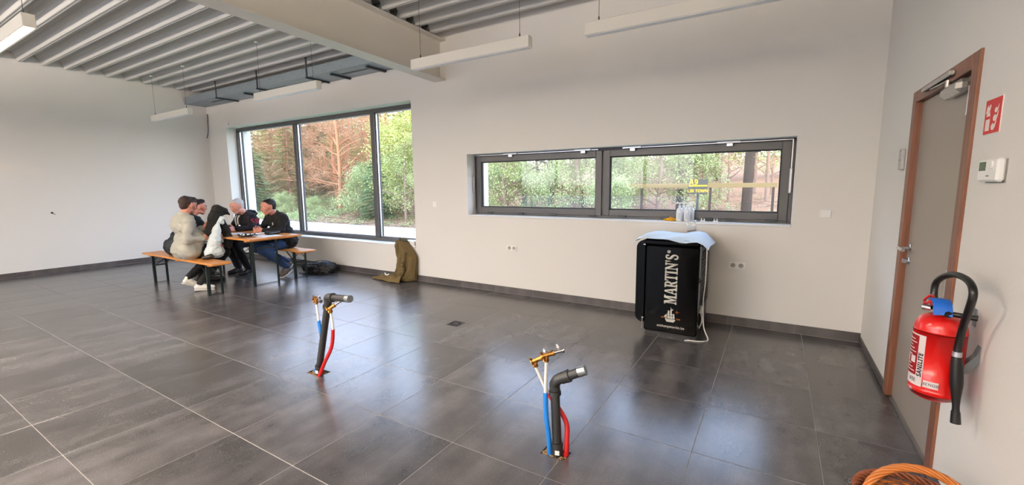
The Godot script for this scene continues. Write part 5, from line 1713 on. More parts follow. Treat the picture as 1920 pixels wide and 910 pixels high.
# ---------------------------------------------------------------- door, extinguisher and the things on that wall
func door_side() -> void:
	var wood: Material = mats.door_frame_wood
	var leafm := mat("door_laminate", Color(0.60, 0.565, 0.525), 0.4)
	var st := S()
	span(st, Vector3(-0.012, 0.0, 1.10), Vector3(0.16, 2.046, 1.182), 0.003)
	span(st, Vector3(-0.012, 0.0, 2.123), Vector3(0.16, 2.046, 2.21), 0.003)
	span(st, Vector3(-0.012, 1.975, 1.182), Vector3(0.16, 2.046, 2.123), 0.003)
	var d := structure("door_1", done(st), wood, "grey-beige door in a reddish brown wooden frame")
	wpart("leaf", bx(Vector3(0.024, 0.006, 1.185), Vector3(0.064, 1.972, 2.120), 0.002), leafm, d)
	var H := Vector3(0.024, 1.045, 1.262)
	st = S()
	var side := Transform3D(Basis(Vector3.UP, Vector3.LEFT, Vector3.BACK), H)
	lathe(st, [Vector2(0.026, 0), Vector2(0.026, 0.006), Vector2(0.022, 0.009), Vector2(0.0, 0.009)], 20, side)
	tube(st, curve([H, H + Vector3(-0.045, 0, 0), H + Vector3(-0.062, 0, 0.006), H + Vector3(-0.064, 0, 0.028), H + Vector3(-0.064, 0, 0.135)], 4), 0.0105, 12)
	wpart("handle", done(st), mats.chrome, d, "polished steel lever handle")
	st = S()
	lathe(st, [Vector2(0.026, 0), Vector2(0.026, 0.006), Vector2(0.022, 0.009), Vector2(0.0, 0.009)], 20, side.translated(Vector3(0, -0.085, 0)))
	span(st, Vector3(-0.012, 0.945, 1.252), Vector3(0.015, 0.975, 1.272), 0.004)
	wpart("lock_rose", done(st), mats.chrome, d)
	for y in [1.84, 0.98, 0.20]:
		st = S()
		tube(st, [Vector3(-0.006, y - 0.065, 2.118), Vector3(-0.006, y + 0.065, 2.118)], 0.008, 10)
		wpart("hinge", done(st), mats.aluminium, d)
	# closer: rounded body on the leaf, slide rail on the frame
	var cm := mat("closer_silver", Color(0.70, 0.69, 0.67), 0.3, 0.6)
	st = S()
	box(st, Vector3(-0.006, 1.925, 1.90), Vector3(0.058, 0.066, 0.27), 0.02)
	var body := wpart("closer_body", done(st), cm, d)
	st = S()
	span(st, Vector3(-0.036, 1.998, 1.40), Vector3(-0.012, 2.022, 1.90), 0.004)
	wpart("closer_rail", done(st), cm, d)
	wpart("rail_slot", bx(Vector3(-0.030, 1.9965, 1.42), Vector3(-0.018, 1.999, 1.88)), mats.black_plastic, d)
	st = S()
	tube(st, [Vector3(-0.012, 1.955, 1.80), Vector3(-0.012, 1.99, 1.80)], 0.012, 12)
	bar(st, Vector3(-0.014, 1.985, 1.80), Vector3(-0.024, 1.988, 1.56), 0.018, 0.008, Vector3.UP, 0.002)
	wpart("closer_arm", done(st), cm, body)
	# fire sign
	var redm := mat("sign_red", Color(0.78, 0.035, 0.06), 0.4)
	var wh := mat("sign_white", Color(0.92, 0.90, 0.88), 0.4)
	var sg := thing("fire_sign", "small square red sign with white extinguisher and flame symbols", "sign", Vector3(-0.002, 1.732, 2.40))
	wpart("border", bx(Vector3(-0.003, 1.660, 2.321), Vector3(0, 1.804, 2.481)), wh, sg)
	wpart("plate", bx(Vector3(-0.0042, 1.663, 2.324), Vector3(-0.003, 1.801, 2.478)), redm, sg)
	# the wall is seen from -x: to the left of the picture is smaller z
	var onwall := Transform3D(Basis(Vector3(0, 0, 1), Vector3(0, 1, 0), Vector3(-1, 0, 0)), Vector3(-0.0048, 1.732, 2.401))
	st = S()
	prism(st, [Vector2(-0.058, -0.056), Vector2(-0.020, -0.056), Vector2(-0.020, 0.004), Vector2(-0.026, 0.014), Vector2(-0.026, 0.020), Vector2(-0.052, 0.020), Vector2(-0.052, 0.014), Vector2(-0.058, 0.004)], 0.001, onwall)
	prism(st, [Vector2(-0.048, 0.022), Vector2(-0.030, 0.022), Vector2(-0.022, 0.046), Vector2(-0.030, 0.05), Vector2(-0.036, 0.030), Vector2(-0.046, 0.048), Vector2(-0.058, 0.040), Vector2(-0.066, 0.018), Vector2(-0.060, 0.014)], 0.001, onwall)
	for q in [[0.0, -0.052, 1.0], [0.012, -0.018, 1.0], [0.020, 0.014, 0.8]]:
		var fl := []
		for v in [[0.000, 0.006], [0.006, -0.002], [0.016, -0.006], [0.028, -0.003], [0.037, 0.006], [0.043, 0.018], [0.046, 0.034], [0.041, 0.026], [0.035, 0.019], [0.029, 0.015], [0.023, 0.019], [0.015, 0.022], [0.008, 0.018], [0.002, 0.014]]:
			fl.append(Vector2(q[0] + v[0] * q[2], q[1] + v[1] * q[2]))
		prism(st, fl, 0.001, onwall)
	wpart("white_symbols", done(st), wh, sg)
	wpart("red_band", bx(Vector3(-0.0062, 1.722, 2.342), Vector3(-0.0052, 1.734, 2.382)), redm, sg)
	# thermostat
	var th := thing("thermostat", "white wall thermostat with a small green display under the fire sign", "thermostat", Vector3(0, 1.51, 2.44))
	wpart("body", bx(Vector3(-0.030, 1.466, 2.41), Vector3(-0.004, 1.558, 2.60), 0.008), mats.white_plastic, th)
	wpart("back_plate", bx(Vector3(-0.005, 1.462, 2.42), Vector3(0, 1.552, 2.595)), mat("shadow_grey", Color(0.5, 0.49, 0.47), 0.6), th)
	wpart("display", bx(Vector3(-0.0312, 1.510, 2.428), Vector3(-0.029, 1.545, 2.492)), mat("lcd_green", Color(0.13, 0.26, 0.13), 0.25), th)
	st = S()
	lathe(st, [Vector2(0.016, 0), Vector2(0.015, 0.005), Vector2(0.0, 0.006)], 20, Transform3D(Basis(Vector3.UP, Vector3.LEFT, Vector3.BACK), Vector3(-0.030, 1.532, 2.550)))
	wpart("dial", done(st), mats.white_plastic, th)
	wpart("slot", bx(Vector3(-0.0308, 1.487, 2.505), Vector3(-0.0298, 1.491, 2.53)), mats.black_plastic, th)
	# slim plate beside the door
	var sl := thing("card_reader", "slim upright pale grey plate on the wall between corner and door", "control", Vector3(0, 1.625, 0.93))
	wpart("case", bx(Vector3(-0.024, 1.553, 0.925), Vector3(0, 1.697, 0.998), 0.006), mat("pale_grey_plastic", Color(0.72, 0.71, 0.70), 0.45), sl)
	wpart("seam", bx(Vector3(-0.0248, 1.620, 0.928), Vector3(-0.0236, 1.623, 0.995)), mats.rail_grey, sl)
	wpart("screw", bx(Vector3(-0.0255, 1.682, 0.968), Vector3(-0.0236, 1.688, 0.978)), mats.black_plastic, sl)
	extinguisher()
	basket()

func extinguisher() -> void:
	var redm := mat("extinguisher_red", Color(0.80, 0.025, 0.018), 0.18)
	redm.clearcoat_enabled = true
	redm.clearcoat = 0.6
	var C := Vector3(-0.115, 0, 2.54)
	var o := thing("fire_extinguisher", "red fire extinguisher hung on the wall beside the brown door frame", "extinguisher", Vector3(-0.115, 0.54, 2.54))
	var st := S()
	var T := Transform3D(Basis(), C)
	lathe_smooth(st, [Vector2(0, 0.553), Vector2(0.03, 0.552), Vector2(0.055, 0.556), Vector2(0.072, 0.566), Vector2(0.081, 0.584), Vector2(0.083, 0.61)], 32, T)
	lathe(st, [Vector2(0.083, 0.61), Vector2(0.083, 0.845)], 32, T)
	lathe_smooth(st, [Vector2(0.083, 0.845), Vector2(0.0842, 0.849), Vector2(0.083, 0.855), Vector2(0.081, 0.872), Vector2(0.074, 0.892), Vector2(0.060, 0.908), Vector2(0.040, 0.917), Vector2(0.022, 0.920), Vector2(0.0, 0.921)], 32, T)
	wpart("cylinder", done(st), redm, o)
	st = S()
	lathe(st, [Vector2(0.024, 0.915), Vector2(0.026, 0.922), Vector2(0.026, 0.935), Vector2(0.020, 0.940), Vector2(0.018, 0.955), Vector2(0.0, 0.956)], 18, T)
	tube(st, [C + Vector3(-0.01, 0.936, -0.05), C + Vector3(0.0, 0.936, 0.075)], 0.013, 10)
	tube(st, [C + Vector3(0.0, 0.936, 0.05), C + Vector3(0.085, 0.932, 0.07)], 0.011, 10)
	wpart("valve", done(st), mats.black_plastic, o)
	st = S()
	tube(st, [C + Vector3(-0.028, 0.935, -0.03), C + Vector3(-0.052, 0.935, -0.045)], [0.012, 0.013], 12)
	tube(st, [C + Vector3(-0.01, 0.938, -0.05), C + Vector3(-0.012, 0.938, -0.068)], 0.008, 10)
	wpart("gauge", done(st), mats.chrome, o)
	st = S()
	var ring := []
	for i in 17:
		var a := TAU * i / 16.0
		ring.append(C + Vector3(-0.035 + 0.012 * sin(a), 0.968 + 0.017 * sin(a), -0.052 + 0.030 * cos(a)))
	tube(st, ring, 0.0048, 8)
	box(st, C + Vector3(-0.028, 0.965, -0.020), Vector3(0.016, 0.032, 0.018), 0.003)
	wpart("pull_ring", done(st), mat("ring_red", Color(0.72, 0.04, 0.05), 0.4), o)
	st = S()
	var bl := []
	for v in [[-0.016, 0.976], [0.02, 0.984], [0.045, 0.975], [0.062, 0.955], [0.07, 0.928]]:
		bl.append([C + Vector3(-0.045, v[1], v[0]), C + Vector3(-0.015, v[1] + 0.004, v[0]), C + Vector3(0.012, v[1], v[0] + 0.004)])
	wpart("trigger_lever", sheet(bl, 0.007), mat("lever_blue", Color(0.06, 0.36, 0.74), 0.45), o, "bright blue squeeze lever")
	# hose: up in a loop and down the side to the nozzle
	st = S()
	var hp := curve([C + Vector3(-0.01, 0.945, -0.05), C + Vector3(-0.012, 0.98, -0.085), C + Vector3(-0.01, 1.035, -0.085), C + Vector3(0.0, 1.075, -0.03), C + Vector3(0.01, 1.100, 0.07), C + Vector3(0.018, 1.094, 0.17), C + Vector3(0.018, 1.06, 0.225), C + Vector3(0.022, 0.985, 0.19), C + Vector3(0.028, 0.91, 0.135), C + Vector3(0.03, 0.84, 0.108), C + Vector3(0.03, 0.795, 0.103)], 6)
	tube(st, hp, 0.0125, 12)
	wpart("hose", done(st), mats.black_plastic, o)
	st = S()
	tube(st, [C + Vector3(0.03, 0.798, 0.103), C + Vector3(0.03, 0.778, 0.103)], 0.0155, 12)
	wpart("ferrule", done(st), mats.aluminium, o)
	st = S()
	tube(st, curve([C + Vector3(0.03, 0.78, 0.103), C + Vector3(0.036, 0.70, 0.103), C + Vector3(0.040, 0.64, 0.105), C + Vector3(0.044, 0.575, 0.108), C + Vector3(0.046, 0.545, 0.11)], 4), [0.015, 0.017, 0.019, 0.02, 0.021, 0.021, 0.021, 0.02, 0.018, 0.016, 0.014, 0.0125, 0.0115, 0.0115, 0.012, 0.012, 0.012], 12)
	tube(st, [C + Vector3(0.045, 0.552, 0.11), C + Vector3(0.048, 0.505, 0.114)], [0.014, 0.0165], 12)
	wpart("nozzle", done(st), mats.black_plastic, o)
	# label wrapped round the cylinder
	var wh := mat("label_white", Color(0.86, 0.82, 0.82), 0.35)
	var dr := mat("label_red", Color(0.55, 0.05, 0.08), 0.35)
	var wrap := func(a0: float, a1: float, y0: float, y1: float, r: float) -> ArrayMesh:
		var g := []
		for j in 2:
			var row := []
			for i in 13:
				var a := lerpf(a0, a1, i / 12.0)
				row.append(C + Vector3(sin(a) * r, lerpf(y0, y1, j), cos(a) * r))
			g.append(row)
		return sheet(g, 0.0008)
	wpart("label", wrap.call(-2.6, -0.72, 0.612, 0.832, 0.0836), wh, o)
	wpart("label_panel", wrap.call(-2.5, -1.02, 0.655, 0.826, 0.0842), dr, o)
	for k in 11:
		var y := 0.668 + k * 0.0138
		if k in [3, 4]: continue
		wpart("label_print", wrap.call(-1.9 - 0.2 * (k % 2), -1.12 - 0.12 * (k % 3), y, y + 0.004, 0.0848), wh, o)
	wpart("pictogram", wrap.call(-1.40, -1.12, 0.706, 0.735, 0.0849), wh, o)
	wpart("pictogram", wrap.call(-1.86, -1.58, 0.706, 0.735, 0.0849), wh, o)
	wpart("rating_plate", wrap.call(-0.66, -0.08, 0.617, 0.646, 0.0838), wh, o)
	var black := mat("print_black", Color(0.04, 0.03, 0.03), 0.5)
	var at := func(a: float, y: float, r: float, roll: float) -> Transform3D:
		var n := Vector3(sin(a), 0, cos(a))
		var t := Vector3(cos(a), 0, -sin(a))
		return Transform3D(Basis(t, Vector3.UP, n) * Basis(Vector3.BACK, roll), C + n * r + Vector3.UP * y - o.position)
	var word := part("label_word", lettering("SANILITE", 0.017, "Droid Sans"), black, o)
	word.transform = at.call(-0.86, 0.705, 0.0846, PI / 2)
	word = part("label_word", lettering("BENOR", 0.012, "Droid Sans", false), mat("print_grey", Color(0.38, 0.36, 0.35), 0.5), o)
	word.transform = at.call(-0.37, 0.632, 0.0846, 0.0)
	word = part("label_word", lettering("FIE", 0.016, "Droid Sans", false), mats.print_grey, o)
	word.transform = at.call(-1.15, 0.634, 0.0848, 0.0)
	# wall bracket
	st = S()
	span(st, Vector3(-0.004, 0.87, 2.47), Vector3(0, 0.945, 2.50), 0.001)
	span(st, Vector3(-0.03, 0.90, 2.475), Vector3(0, 0.906, 2.49))
	wpart("hook_plate", done(st), mats.galvanised, o)
	st = S()
	prism(st, [Vector2(0.0, 0.0), Vector2(-0.010, -0.035), Vector2(-0.034, -0.07), Vector2(-0.066, -0.094), Vector2(-0.070, -0.102), Vector2(-0.048, -0.112), Vector2(-0.022, -0.100), Vector2(0.0, -0.06)], 0.035, Transform3D(Basis.from_scale(Vector3(1.15, 1.15, 1)), Vector3(0.0, 0.81, 2.56)))
	wpart("cradle", done(st), mat("cradle_grey", Color(0.42, 0.45, 0.47), 0.45), o)

func basket() -> void:
	var w1 := mat("willow", Color(0.72, 0.42, 0.17), 0.5)
	var w2 := mat("dark_willow", Color(0.48, 0.25, 0.13), 0.55)
	var C := Vector3(-0.215, 0, 2.95)
	var o := thing("wicker_basket", "round wicker basket with a twisted handle on the floor in the bottom corner", "basket", C)
	var R := func(y: float) -> float: return 0.135 + 0.05 * y / 0.29
	var st := S()
	for k in 26:                       # uprights
		var a := TAU * k / 26.0
		tube(st, [Vector3(cos(a) * R.call(0.0), 0.0, sin(a) * R.call(0.0)), Vector3(cos(a) * R.call(0.28), 0.28, sin(a) * R.call(0.25))], 0.0035, 5)
	part("stakes", done(st), w2, o)
	for j in 29:                       # weavers
		var y := 0.008 + j * 0.0092
		var pts := []
		for i in 105:
			var a := TAU * i / 104.0
			var r: float = R.call(y) + 0.0045 * cos(13.0 * a + PI * (j % 2))
			pts.append(Vector3(cos(a) * r, y, sin(a) * r))
		st = S()
		tube(st, pts, 0.0046, 5, false)
		part("weaver", done(st), w2 if j % 4 == 0 else w1, o)
	st = S()
	for s in 3:                        # plaited rim
		var pts := []
		for i in 121:
			var a := TAU * i / 120.0
			var ph := a * 14.0 + TAU * s / 3.0
			var r: float = R.call(0.29) + 0.011 * cos(ph)
			pts.append(Vector3(cos(a) * r, 0.287 + 0.009 * sin(ph), sin(a) * r))
		tube(st, pts, 0.0068, 6, false)
	part("plaited_rim", done(st), w2, o)
	var hd := []
	for i in 41:
		var t := float(i) / 40.0 * PI
		hd.append(Vector3(-cos(t) * 0.165, 0.265 + 0.145 * sin(t), 0.03 - 0.06 * sin(t)))
	for s in 6:                        # twisted handle
		var pts := []
		for i in 41:
			var d: Vector3 = (hd[mini(i + 1, 40)] - hd[maxi(i - 1, 0)]).normalized()
			var n := Vector3(0, 0, 1)
			var b := d.cross(n).normalized()
			var ph := i * 0.38 + TAU * s / 6.0
			pts.append(hd[i] + (n * cos(ph) + b * sin(ph)) * 0.0095)
		st = S()
		tube(st, pts, 0.0058, 6)
		part("handle_strand", done(st), w1, o)
	st = S()
	lathe(st, [Vector2(0, 0.0), Vector2(0.13, 0.0), Vector2(0.13, 0.008), Vector2(0, 0.008)], 26)
	part("bottom", done(st), w2, o)
	# what it holds
	var bg := mat("dark_bottle_glass", Color(0.020, 0.014, 0.010), 0.08)
	for q in [[-0.085, -0.02, "dark bottle in the basket nearest the left rim"], [-0.02, -0.03, "dark bottle in the middle of the basket under the handle"]]:
		var b := thing("bottle", q[2], "bottle", C + Vector3(q[0], 0.008, q[1]))
		st = S()
		lathe(st, [Vector2(0, 0), Vector2(0.030, 0.0), Vector2(0.031, 0.004), Vector2(0.031, 0.14), Vector2(0.027, 0.165), Vector2(0.016, 0.195), Vector2(0.0135, 0.225), Vector2(0.0135, 0.255)], 18)
		part("glass", done(st), bg, b)
		st = S()
		lathe(st, [Vector2(0.0165, 0.248), Vector2(0.0165, 0.268), Vector2(0.013, 0.272), Vector2(0, 0.272)], 18)
		part("cap", done(st), mats.black_plastic, b)
	var cl := thing("dotted_pouch", "dark green pouch with white dots lying in the basket", "pouch", C + Vector3(0.05, 0.05, -0.02))
	part("cloth", blob([[Vector3(-0.02, 0.0, 0), Vector3(0.03, 0.16, -0.01), 0.045, 0.05], [Vector3(0.02, 0.15, 0), Vector3(0.06, 0.14, 0), 0.045, 0.035]], 0.009, 0.03, 0.006), mat("dark_green_cloth", Color(0.015, 0.10, 0.075), 0.7), cl)
	st = S()
	for i in 5:
		for j in 4:
			var p := Vector3(-0.005 + i * 0.019, 0.205 - absf(i - 2) * 0.006 - j * 0.004, -0.035 + j * 0.023 + (i % 2) * 0.008)
			ball(st, p, Vector3(0.0045, 0.003, 0.0035), 6)
	part("dots", done(st), mats.white_plastic, cl)
	var ct := thing("white_cloth", "crumpled cream cloth tucked around the bottles in the basket", "cloth", C + Vector3(0, 0.1, 0.03))
	part("cloth", blob([[Vector3(-0.08, 0.06, 0.03), Vector3(0.09, 0.07, 0.02), 0.045, 0.05], [Vector3(0.09, 0.07, -0.03), Vector3(0.05, 0.06, -0.09), 0.05, 0.04], [Vector3(-0.1, 0.05, -0.03), Vector3(-0.02, 0.05, -0.09), 0.035, 0.04]], 0.011, 0.03, 0.012, 22.0), mat("cream_cloth", Color(0.80, 0.75, 0.66), 0.9), ct)

# ---------------------------------------------------------------- small fittings and things by the windows
func socket(label: String, x0: float, x1: float, y0: float, y1: float) -> void:
	var o := thing("wall_socket", label, "socket", Vector3((x0 + x1) * 0.5, y0, 0))
	wpart("frame_plate", bx(Vector3(x0, y0, 0), Vector3(x1, y1, 0.010), 0.003), mats.white_plastic, o)
	var yc := (y0 + y1) * 0.5
	for s in [-1.0, 1.0]:
		var c := Vector3((x0 + x1) * 0.5 + s * (x1 - x0) * 0.235, yc, 0.010)
		var st := S()
		var T := Transform3D(Basis(Vector3.RIGHT, PI / 2), c)
		lathe(st, [Vector2(0.0245, 0.003), Vector2(0.022, 0.003), Vector2(0.0205, 0.0006), Vector2(0.0, 0.0005)], 22, T)
		lathe(st, [Vector2(0.0245, -0.001), Vector2(0.0245, 0.003)], 22, T)
		var well := wpart("socket_well", done(st), mat("socket_inner", Color(0.70, 0.68, 0.65), 0.5), o)
		st = S()
		for px in [-0.0095, 0.0095]:
			tube(st, [c + Vector3(px, -0.004, 0.0), c + Vector3(px, -0.004, 0.0012)], 0.0034, 8)
		box(st, c + Vector3(0, 0.009, 0.001), Vector3(0.008, 0.008, 0.006))
		wpart("pin_hole", done(st), mats.black_plastic, well)

func wall_switch(label: String, x0: float, x1: float, y0: float, y1: float) -> void:
	var o := thing("light_switch", label, "switch", Vector3((x0 + x1) * 0.5, y0, 0))
	wpart("frame_plate", bx(Vector3(x0, y0, 0), Vector3(x1, y1, 0.010), 0.003), mats.white_plastic, o)
	var st := S()
	box(st, Vector3((x0 + x1) * 0.5, (y0 + y1) * 0.5, 0.0105), Vector3((x1 - x0) * 0.58, (y1 - y0) * 0.58, 0.006), 0.001, Basis(Vector3.RIGHT, 0.05))
	wpart("rocker", done(st), mats.white_plastic, o)

func small_things() -> void:
	socket("white double wall socket low on the wall between the coat and the fridge", -3.838, -3.683, 0.597, 0.672)
	socket("white double wall socket just right of the black fridge", -1.126, -0.968, 0.597, 0.671)
	wall_switch("white light switch between the two windows", -5.139, -5.058, 1.166, 1.246)
	wall_switch("white light switch right of the low wide window", -0.383, -0.298, 1.148, 1.224)
	# end wall: cable hole
	var o := thing("cable_outlet", "small dark cable hole in the blank white end wall", "outlet", Vector3(XL, 1.07, 2.632))
	var st := S()
	lathe(st, [Vector2(0.026, 0), Vector2(0.026, 0.004), Vector2(0.017, 0.006)], 16, Transform3D(Basis(Vector3.BACK, -PI / 2), Vector3(XL, 1.07, 2.632)))
	wpart("rim", done(st), mats.plaster, o)
	st = S()
	lathe(st, [Vector2(0.018, 0.004), Vector2(0.0, 0.004)], 14, Transform3D(Basis(Vector3.BACK, -PI / 2), Vector3(XL, 1.07, 2.632)))
	tube(st, curve([Vector3(XL, 1.07, 2.632), Vector3(XL + 0.02, 1.06, 2.625), Vector3(XL + 0.03, 1.035, 2.60)], 3), 0.005, 6)
	wpart("cable_stub", done(st), mats.black_plastic, o)
	st = S()
	tube(st, curve([Vector3(-11.60, 3.10, 0.012), Vector3(-11.598, 2.93, 0.02), Vector3(-11.585, 2.78, 0.03), Vector3(-11.60, 2.66, 0.04), Vector3(-11.635, 2.58, 0.05)], 5), 0.008, 6)
	o = thing("loose_cable", "loose dark cable hanging in the far room corner below the duct", "cable", Vector3(-11.6, 3.1, 0.02))
	wpart("cable", done(st), mats.rail_grey, o)
	st = S()
	span(st, Vector3(-10.79, 2.80, 0), Vector3(-10.755, 2.86, 0.02), 0.005)
	o = thing("window_contact", "tiny white sensor on the wall above the big window's left corner", "sensor", Vector3(-10.77, 2.8, 0))
	wpart("case", done(st), mats.white_plastic, o)
	# low sill: pump bottles, yellow cloth, clear bag
	var fros := mat("frosted_white", Color(0.95, 0.96, 0.97), 0.35)
	fros.backlight_enabled = true
	fros.backlight = Color(0.35, 0.37, 0.4)
	var spots := [[-1.640, -0.055, "white pump bottle at the left front of the four on the sill"], [-1.560, -0.052, "white pump bottle at the right front, above the clear bag"], [-1.612, -0.128, "white pump bottle standing behind the two front bottles, left one"], [-1.532, -0.128, "white pump bottle standing behind the two front bottles, right one"]]
	for q in spots:
		var b := thing("pump_bottle", q[2], "bottle", Vector3(q[0], 1.068, q[1]))
		st = S()
		lathe(st, [Vector2(0, 0), Vector2(0.031, 0), Vector2(0.034, 0.006), Vector2(0.034, 0.105), Vector2(0.032, 0.122), Vector2(0.024, 0.137), Vector2(0.013, 0.146), Vector2(0.012, 0.152), Vector2(0, 0.152)], 20)
		part("bottle", done(st), fros, b)
		st = S()
		lathe(st, [Vector2(0.0, 0.150), Vector2(0.015, 0.150), Vector2(0.015, 0.168), Vector2(0.006, 0.171), Vector2(0.005, 0.192), Vector2(0.0, 0.192)], 16)
		box(st, Vector3(-0.012, 0.197, 0.0), Vector3(0.055, 0.013, 0.016), 0.004)
		tube(st, [Vector3(-0.036, 0.197, 0), Vector3(-0.045, 0.188, 0)], 0.005, 8)
		part("pump_head", done(st), mats.white_plastic, b)
		st = S()
		for k in 5: span(st, Vector3(-0.012, 0.03 + k * 0.013, 0.0335), Vector3(0.012, 0.035 + k * 0.013, 0.0345))
		part("label_print", done(st), mat("pale_print", Color(0.62, 0.64, 0.66), 0.6), b)
	var yc := thing("yellow_cloth", "crumpled yellow cleaning cloth on the sill left of the white pump bottles", "cloth", Vector3(-1.74, 1.068, -0.055))
	wpart("cloth", blob([[Vector3(-1.80, 1.08, -0.05), Vector3(-1.73, 1.086, -0.06), 0.010, 0.016], [Vector3(-1.73, 1.088, -0.06), Vector3(-1.685, 1.084, -0.05), 0.019, 0.014], [Vector3(-1.76, 1.079, -0.03), Vector3(-1.68, 1.077, -0.025), 0.010, 0.009]], 0.005, 0.014, 0.008, 50.0), mat("yellow_cotton", Color(0.85, 0.62, 0.03), 0.85), yc)
	var cm := mat("clear_film", Color(0.92, 0.93, 0.93, 0.22), 0.12)
	cm.transparency = BaseMaterial3D.TRANSPARENCY_ALPHA
	var cb := thing("clear_bag", "clear plastic bag hanging over the sill edge below the pump bottles", "bag", Vector3(-1.51, 1.07, 0.0))
	var g := []
	for v in [[-0.10, 1.085, 0], [-0.04, 1.082, 0.01], [0.0, 1.078, 0.0], [0.016, 1.06, 0.0], [0.018, 1.03, 0.006], [0.017, 0.995, 0.012], [0.014, 0.968, 0.014]]:
		var row := []
		for i in 6: row.append(Vector3(-1.555 + i * 0.019 + v[2], v[1] + 0.003 * sin(i * 2.1 + v[1] * 40.0) + (0.0 if v[1] > 0.99 else 0.004 * i), v[0] + 0.003 * sin(i * 1.7)))
		g.append(row)
	wpart("film", sheet(g, 0.001), cm, cb)
	st = S()
	bar(st, Vector3(-1.54, 0.963, 0.016), Vector3(-1.455, 0.984, 0.016), 0.006, 0.008)
	tube(st, [Vector3(-1.455, 0.984, 0.014), Vector3(-1.468, 1.02, 0.014), Vector3(-1.462, 1.06, 0.012)], 0.0016, 4)
	wpart("dark_hem", done(st), mat("hem_grey", Color(0.32, 0.30, 0.28), 0.6), cb)
	for q in [[-1.40, "clear plastic clip on the low sill just right of the bottles"], [-1.275, "clear plastic clip on the low sill, further right of the bottles"]]:
		var c := thing("plastic_clip", q[1], "clip", Vector3(q[0], 1.068, -0.05))
		st = S()
		box(st, Vector3(0, 0.008, 0), Vector3(0.05, 0.014, 0.03), 0.003)
		for s in [-1.0, 1.0]: box(st, Vector3(s * 0.014, 0.026, 0), Vector3(0.008, 0.024, 0.012), 0.002)
		part("clip", done(st), mats.white_plastic, c)
	# white carton on the big window's sill, olive coat propped below it
	var bxw := thing("white_carton", "small white carton on the right end of the big window's sill", "box", Vector3(-5.65, 0.552, -0.05))
	wpart("carton", bx(Vector3(-5.77, 0.553, -0.13), Vector3(-5.535, 0.612, 0.025), 0.004), mats.white_plastic, bxw)
	wpart("lid_edge", bx(Vector3(-5.772, 0.606, -0.132), Vector3(-5.533, 0.622, 0.028), 0.003), mat("carton_white", Color(0.95, 0.95, 0.95), 0.6), bxw)
	var ol := mat("olive_canvas", Color(0.36, 0.30, 0.17), 0.9)
	relief(ol, noise_tex(0.3, 128), 0.1, 8.0)
	var oc := thing("olive_coat", "olive green coat slumped upright against the wall below the big window", "coat", Vector3(-5.7, 0, 0.14))
	# silhouette by height: [y, left, right, how far it stands off the wall]
	var sil := [[0.668, -5.765, -5.700, 0.050], [0.655, -5.800, -5.680, 0.085], [0.62, -5.850, -5.645, 0.115], [0.55, -5.895, -5.590, 0.130], [0.47, -5.895, -5.520, 0.140], [0.40, -5.885, -5.465, 0.150], [0.30, -5.890, -5.460, 0.160], [0.20, -5.905, -5.465, 0.175], [0.12, -5.945, -5.470, 0.190], [0.05, -5.990, -5.480, 0.200], [0.012, -6.010, -5.490, 0.205]]
	var g2 := []
	var flap := []
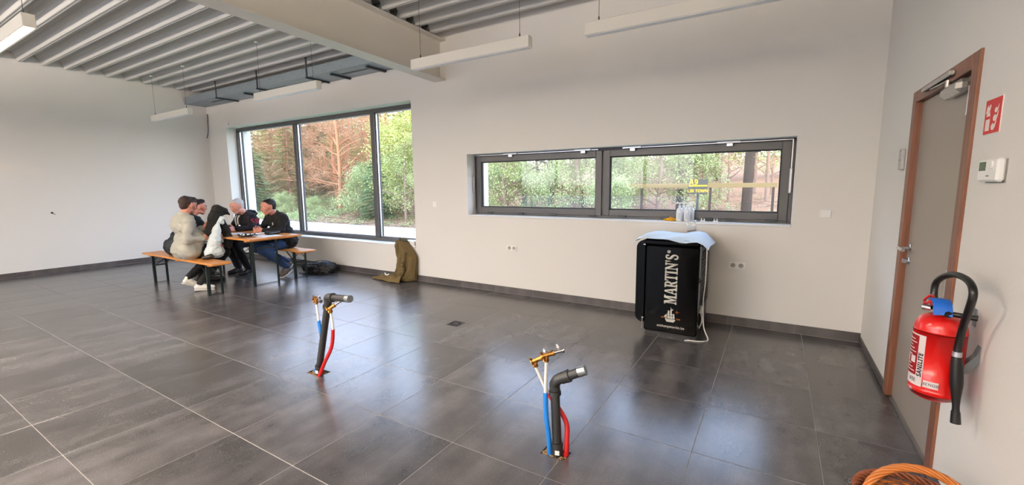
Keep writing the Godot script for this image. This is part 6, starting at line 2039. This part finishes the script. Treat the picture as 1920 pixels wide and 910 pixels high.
	for j in 37:
		var y := lerpf(0.668, 0.012, j / 36.0)
		var k := 0
		while k < sil.size() - 2 and y < sil[k + 1][0]: k += 1
		var f: float = (sil[k][0] - y) / (sil[k][0] - sil[k + 1][0])
		var xl: float = lerpf(sil[k][1], sil[k + 1][1], f)
		var xr: float = lerpf(sil[k][2], sil[k + 1][2], f)
		var dp: float = lerpf(sil[k][3], sil[k + 1][3], f)
		var row := []
		var frow := []
		for i in 37:
			var t := i / 36.0
			var fold := 0.017 * sin(t * 17.0 + y * 5.0 + 1.2 * sin(y * 9.0)) + 0.012 * sin(t * 31.0 - y * 14.0) + 0.013 * sin(y * 26.0 + t * 9.0) * smoothstep(0.65, 0.2, y)
			var z := 0.012 + (dp + fold * minf(1.0, dp * 8.0)) * pow(sin(PI * clampf(t, 0.02, 0.98)), 0.55)
			row.append(Vector3(lerpf(xl, xr, t), y, z))
			if i >= 12:      # the front edge that falls over it, from the collar down to the right
				var e := lerpf(0.10, 0.50, clampf((0.62 - y) / 0.45, 0.0, 1.0)) + 0.03 * sin(y * 22.0)
				var t2 := lerpf(e, 0.985, (i - 12) / 24.0)
				var z2 := 0.020 + (dp + 0.020 + 0.018 * sin(t2 * 13.0 + y * 8.0) + 0.011 * sin(t2 * 29.0 - y * 18.0)) * pow(sin(PI * clampf(t2, 0.03, 0.97)), 0.5)
				frow.append(Vector3(lerpf(xl, xr, t2) + 0.004, y, z2))
		g2.append(row)
		if j >= 2 and j < 35: flap.append(frow)
	wpart("back_panel", sheet(g2, 0.006), ol, oc)
	wpart("front_panel", sheet(flap, 0.008), ol, oc)
	st = S()
	tube(st, curve([Vector3(-5.79, 0.655, 0.06), Vector3(-5.765, 0.672, 0.10), Vector3(-5.72, 0.665, 0.12), Vector3(-5.665, 0.64, 0.10), Vector3(-5.64, 0.615, 0.06)], 5), 0.016, 8, true, 0.6)
	wpart("collar", done(st), mat("olive_lining", Color(0.30, 0.30, 0.24), 0.9), oc)
	var sl := []
	var slr := []
	var sp := curve([Vector3(-5.60, 0.46, 0.16), Vector3(-5.595, 0.36, 0.19), Vector3(-5.615, 0.27, 0.205), Vector3(-5.60, 0.19, 0.215), Vector3(-5.625, 0.115, 0.215)], 8)
	for i in sp.size():
		sl.append(sp[i])
		slr.append(0.052 - 0.014 * i / sp.size() + 0.005 * sin(i * 1.25))
	st = S()
	tube(st, sl, slr, 14, true, 0.72)
	wpart("sleeve", done(st), ol, oc)
	var hm := []
	for j in 9:
		var row := []
		var v := j / 8.0
		for i in 21:
			var t := i / 20.0
			var wd := lerpf(0.035, 0.14, minf(1.0, t * 1.5))
			row.append(Vector3(lerpf(-6.27, -5.60, t), 0.008 + lerpf(0.018, 0.095, smoothstep(0.0, 0.5, t)) * sin(PI * v) * (1.0 + 0.18 * sin(t * 21.0)) + 0.004 * sin(t * 15.0 + v * 8.0), 0.225 + (v - 0.5) * wd * 1.3))
		hm.append(row)
	wpart("hem", sheet(hm, 0.008), ol, oc)
	st = S()
	tube(st, curve([Vector3(-5.95, 0.125, 0.262), Vector3(-5.92, 0.108, 0.282), Vector3(-5.88, 0.105, 0.285), Vector3(-5.85, 0.12, 0.275)], 4), 0.010, 6)
	wpart("white_toggle", done(st), mats.white_plastic, oc)
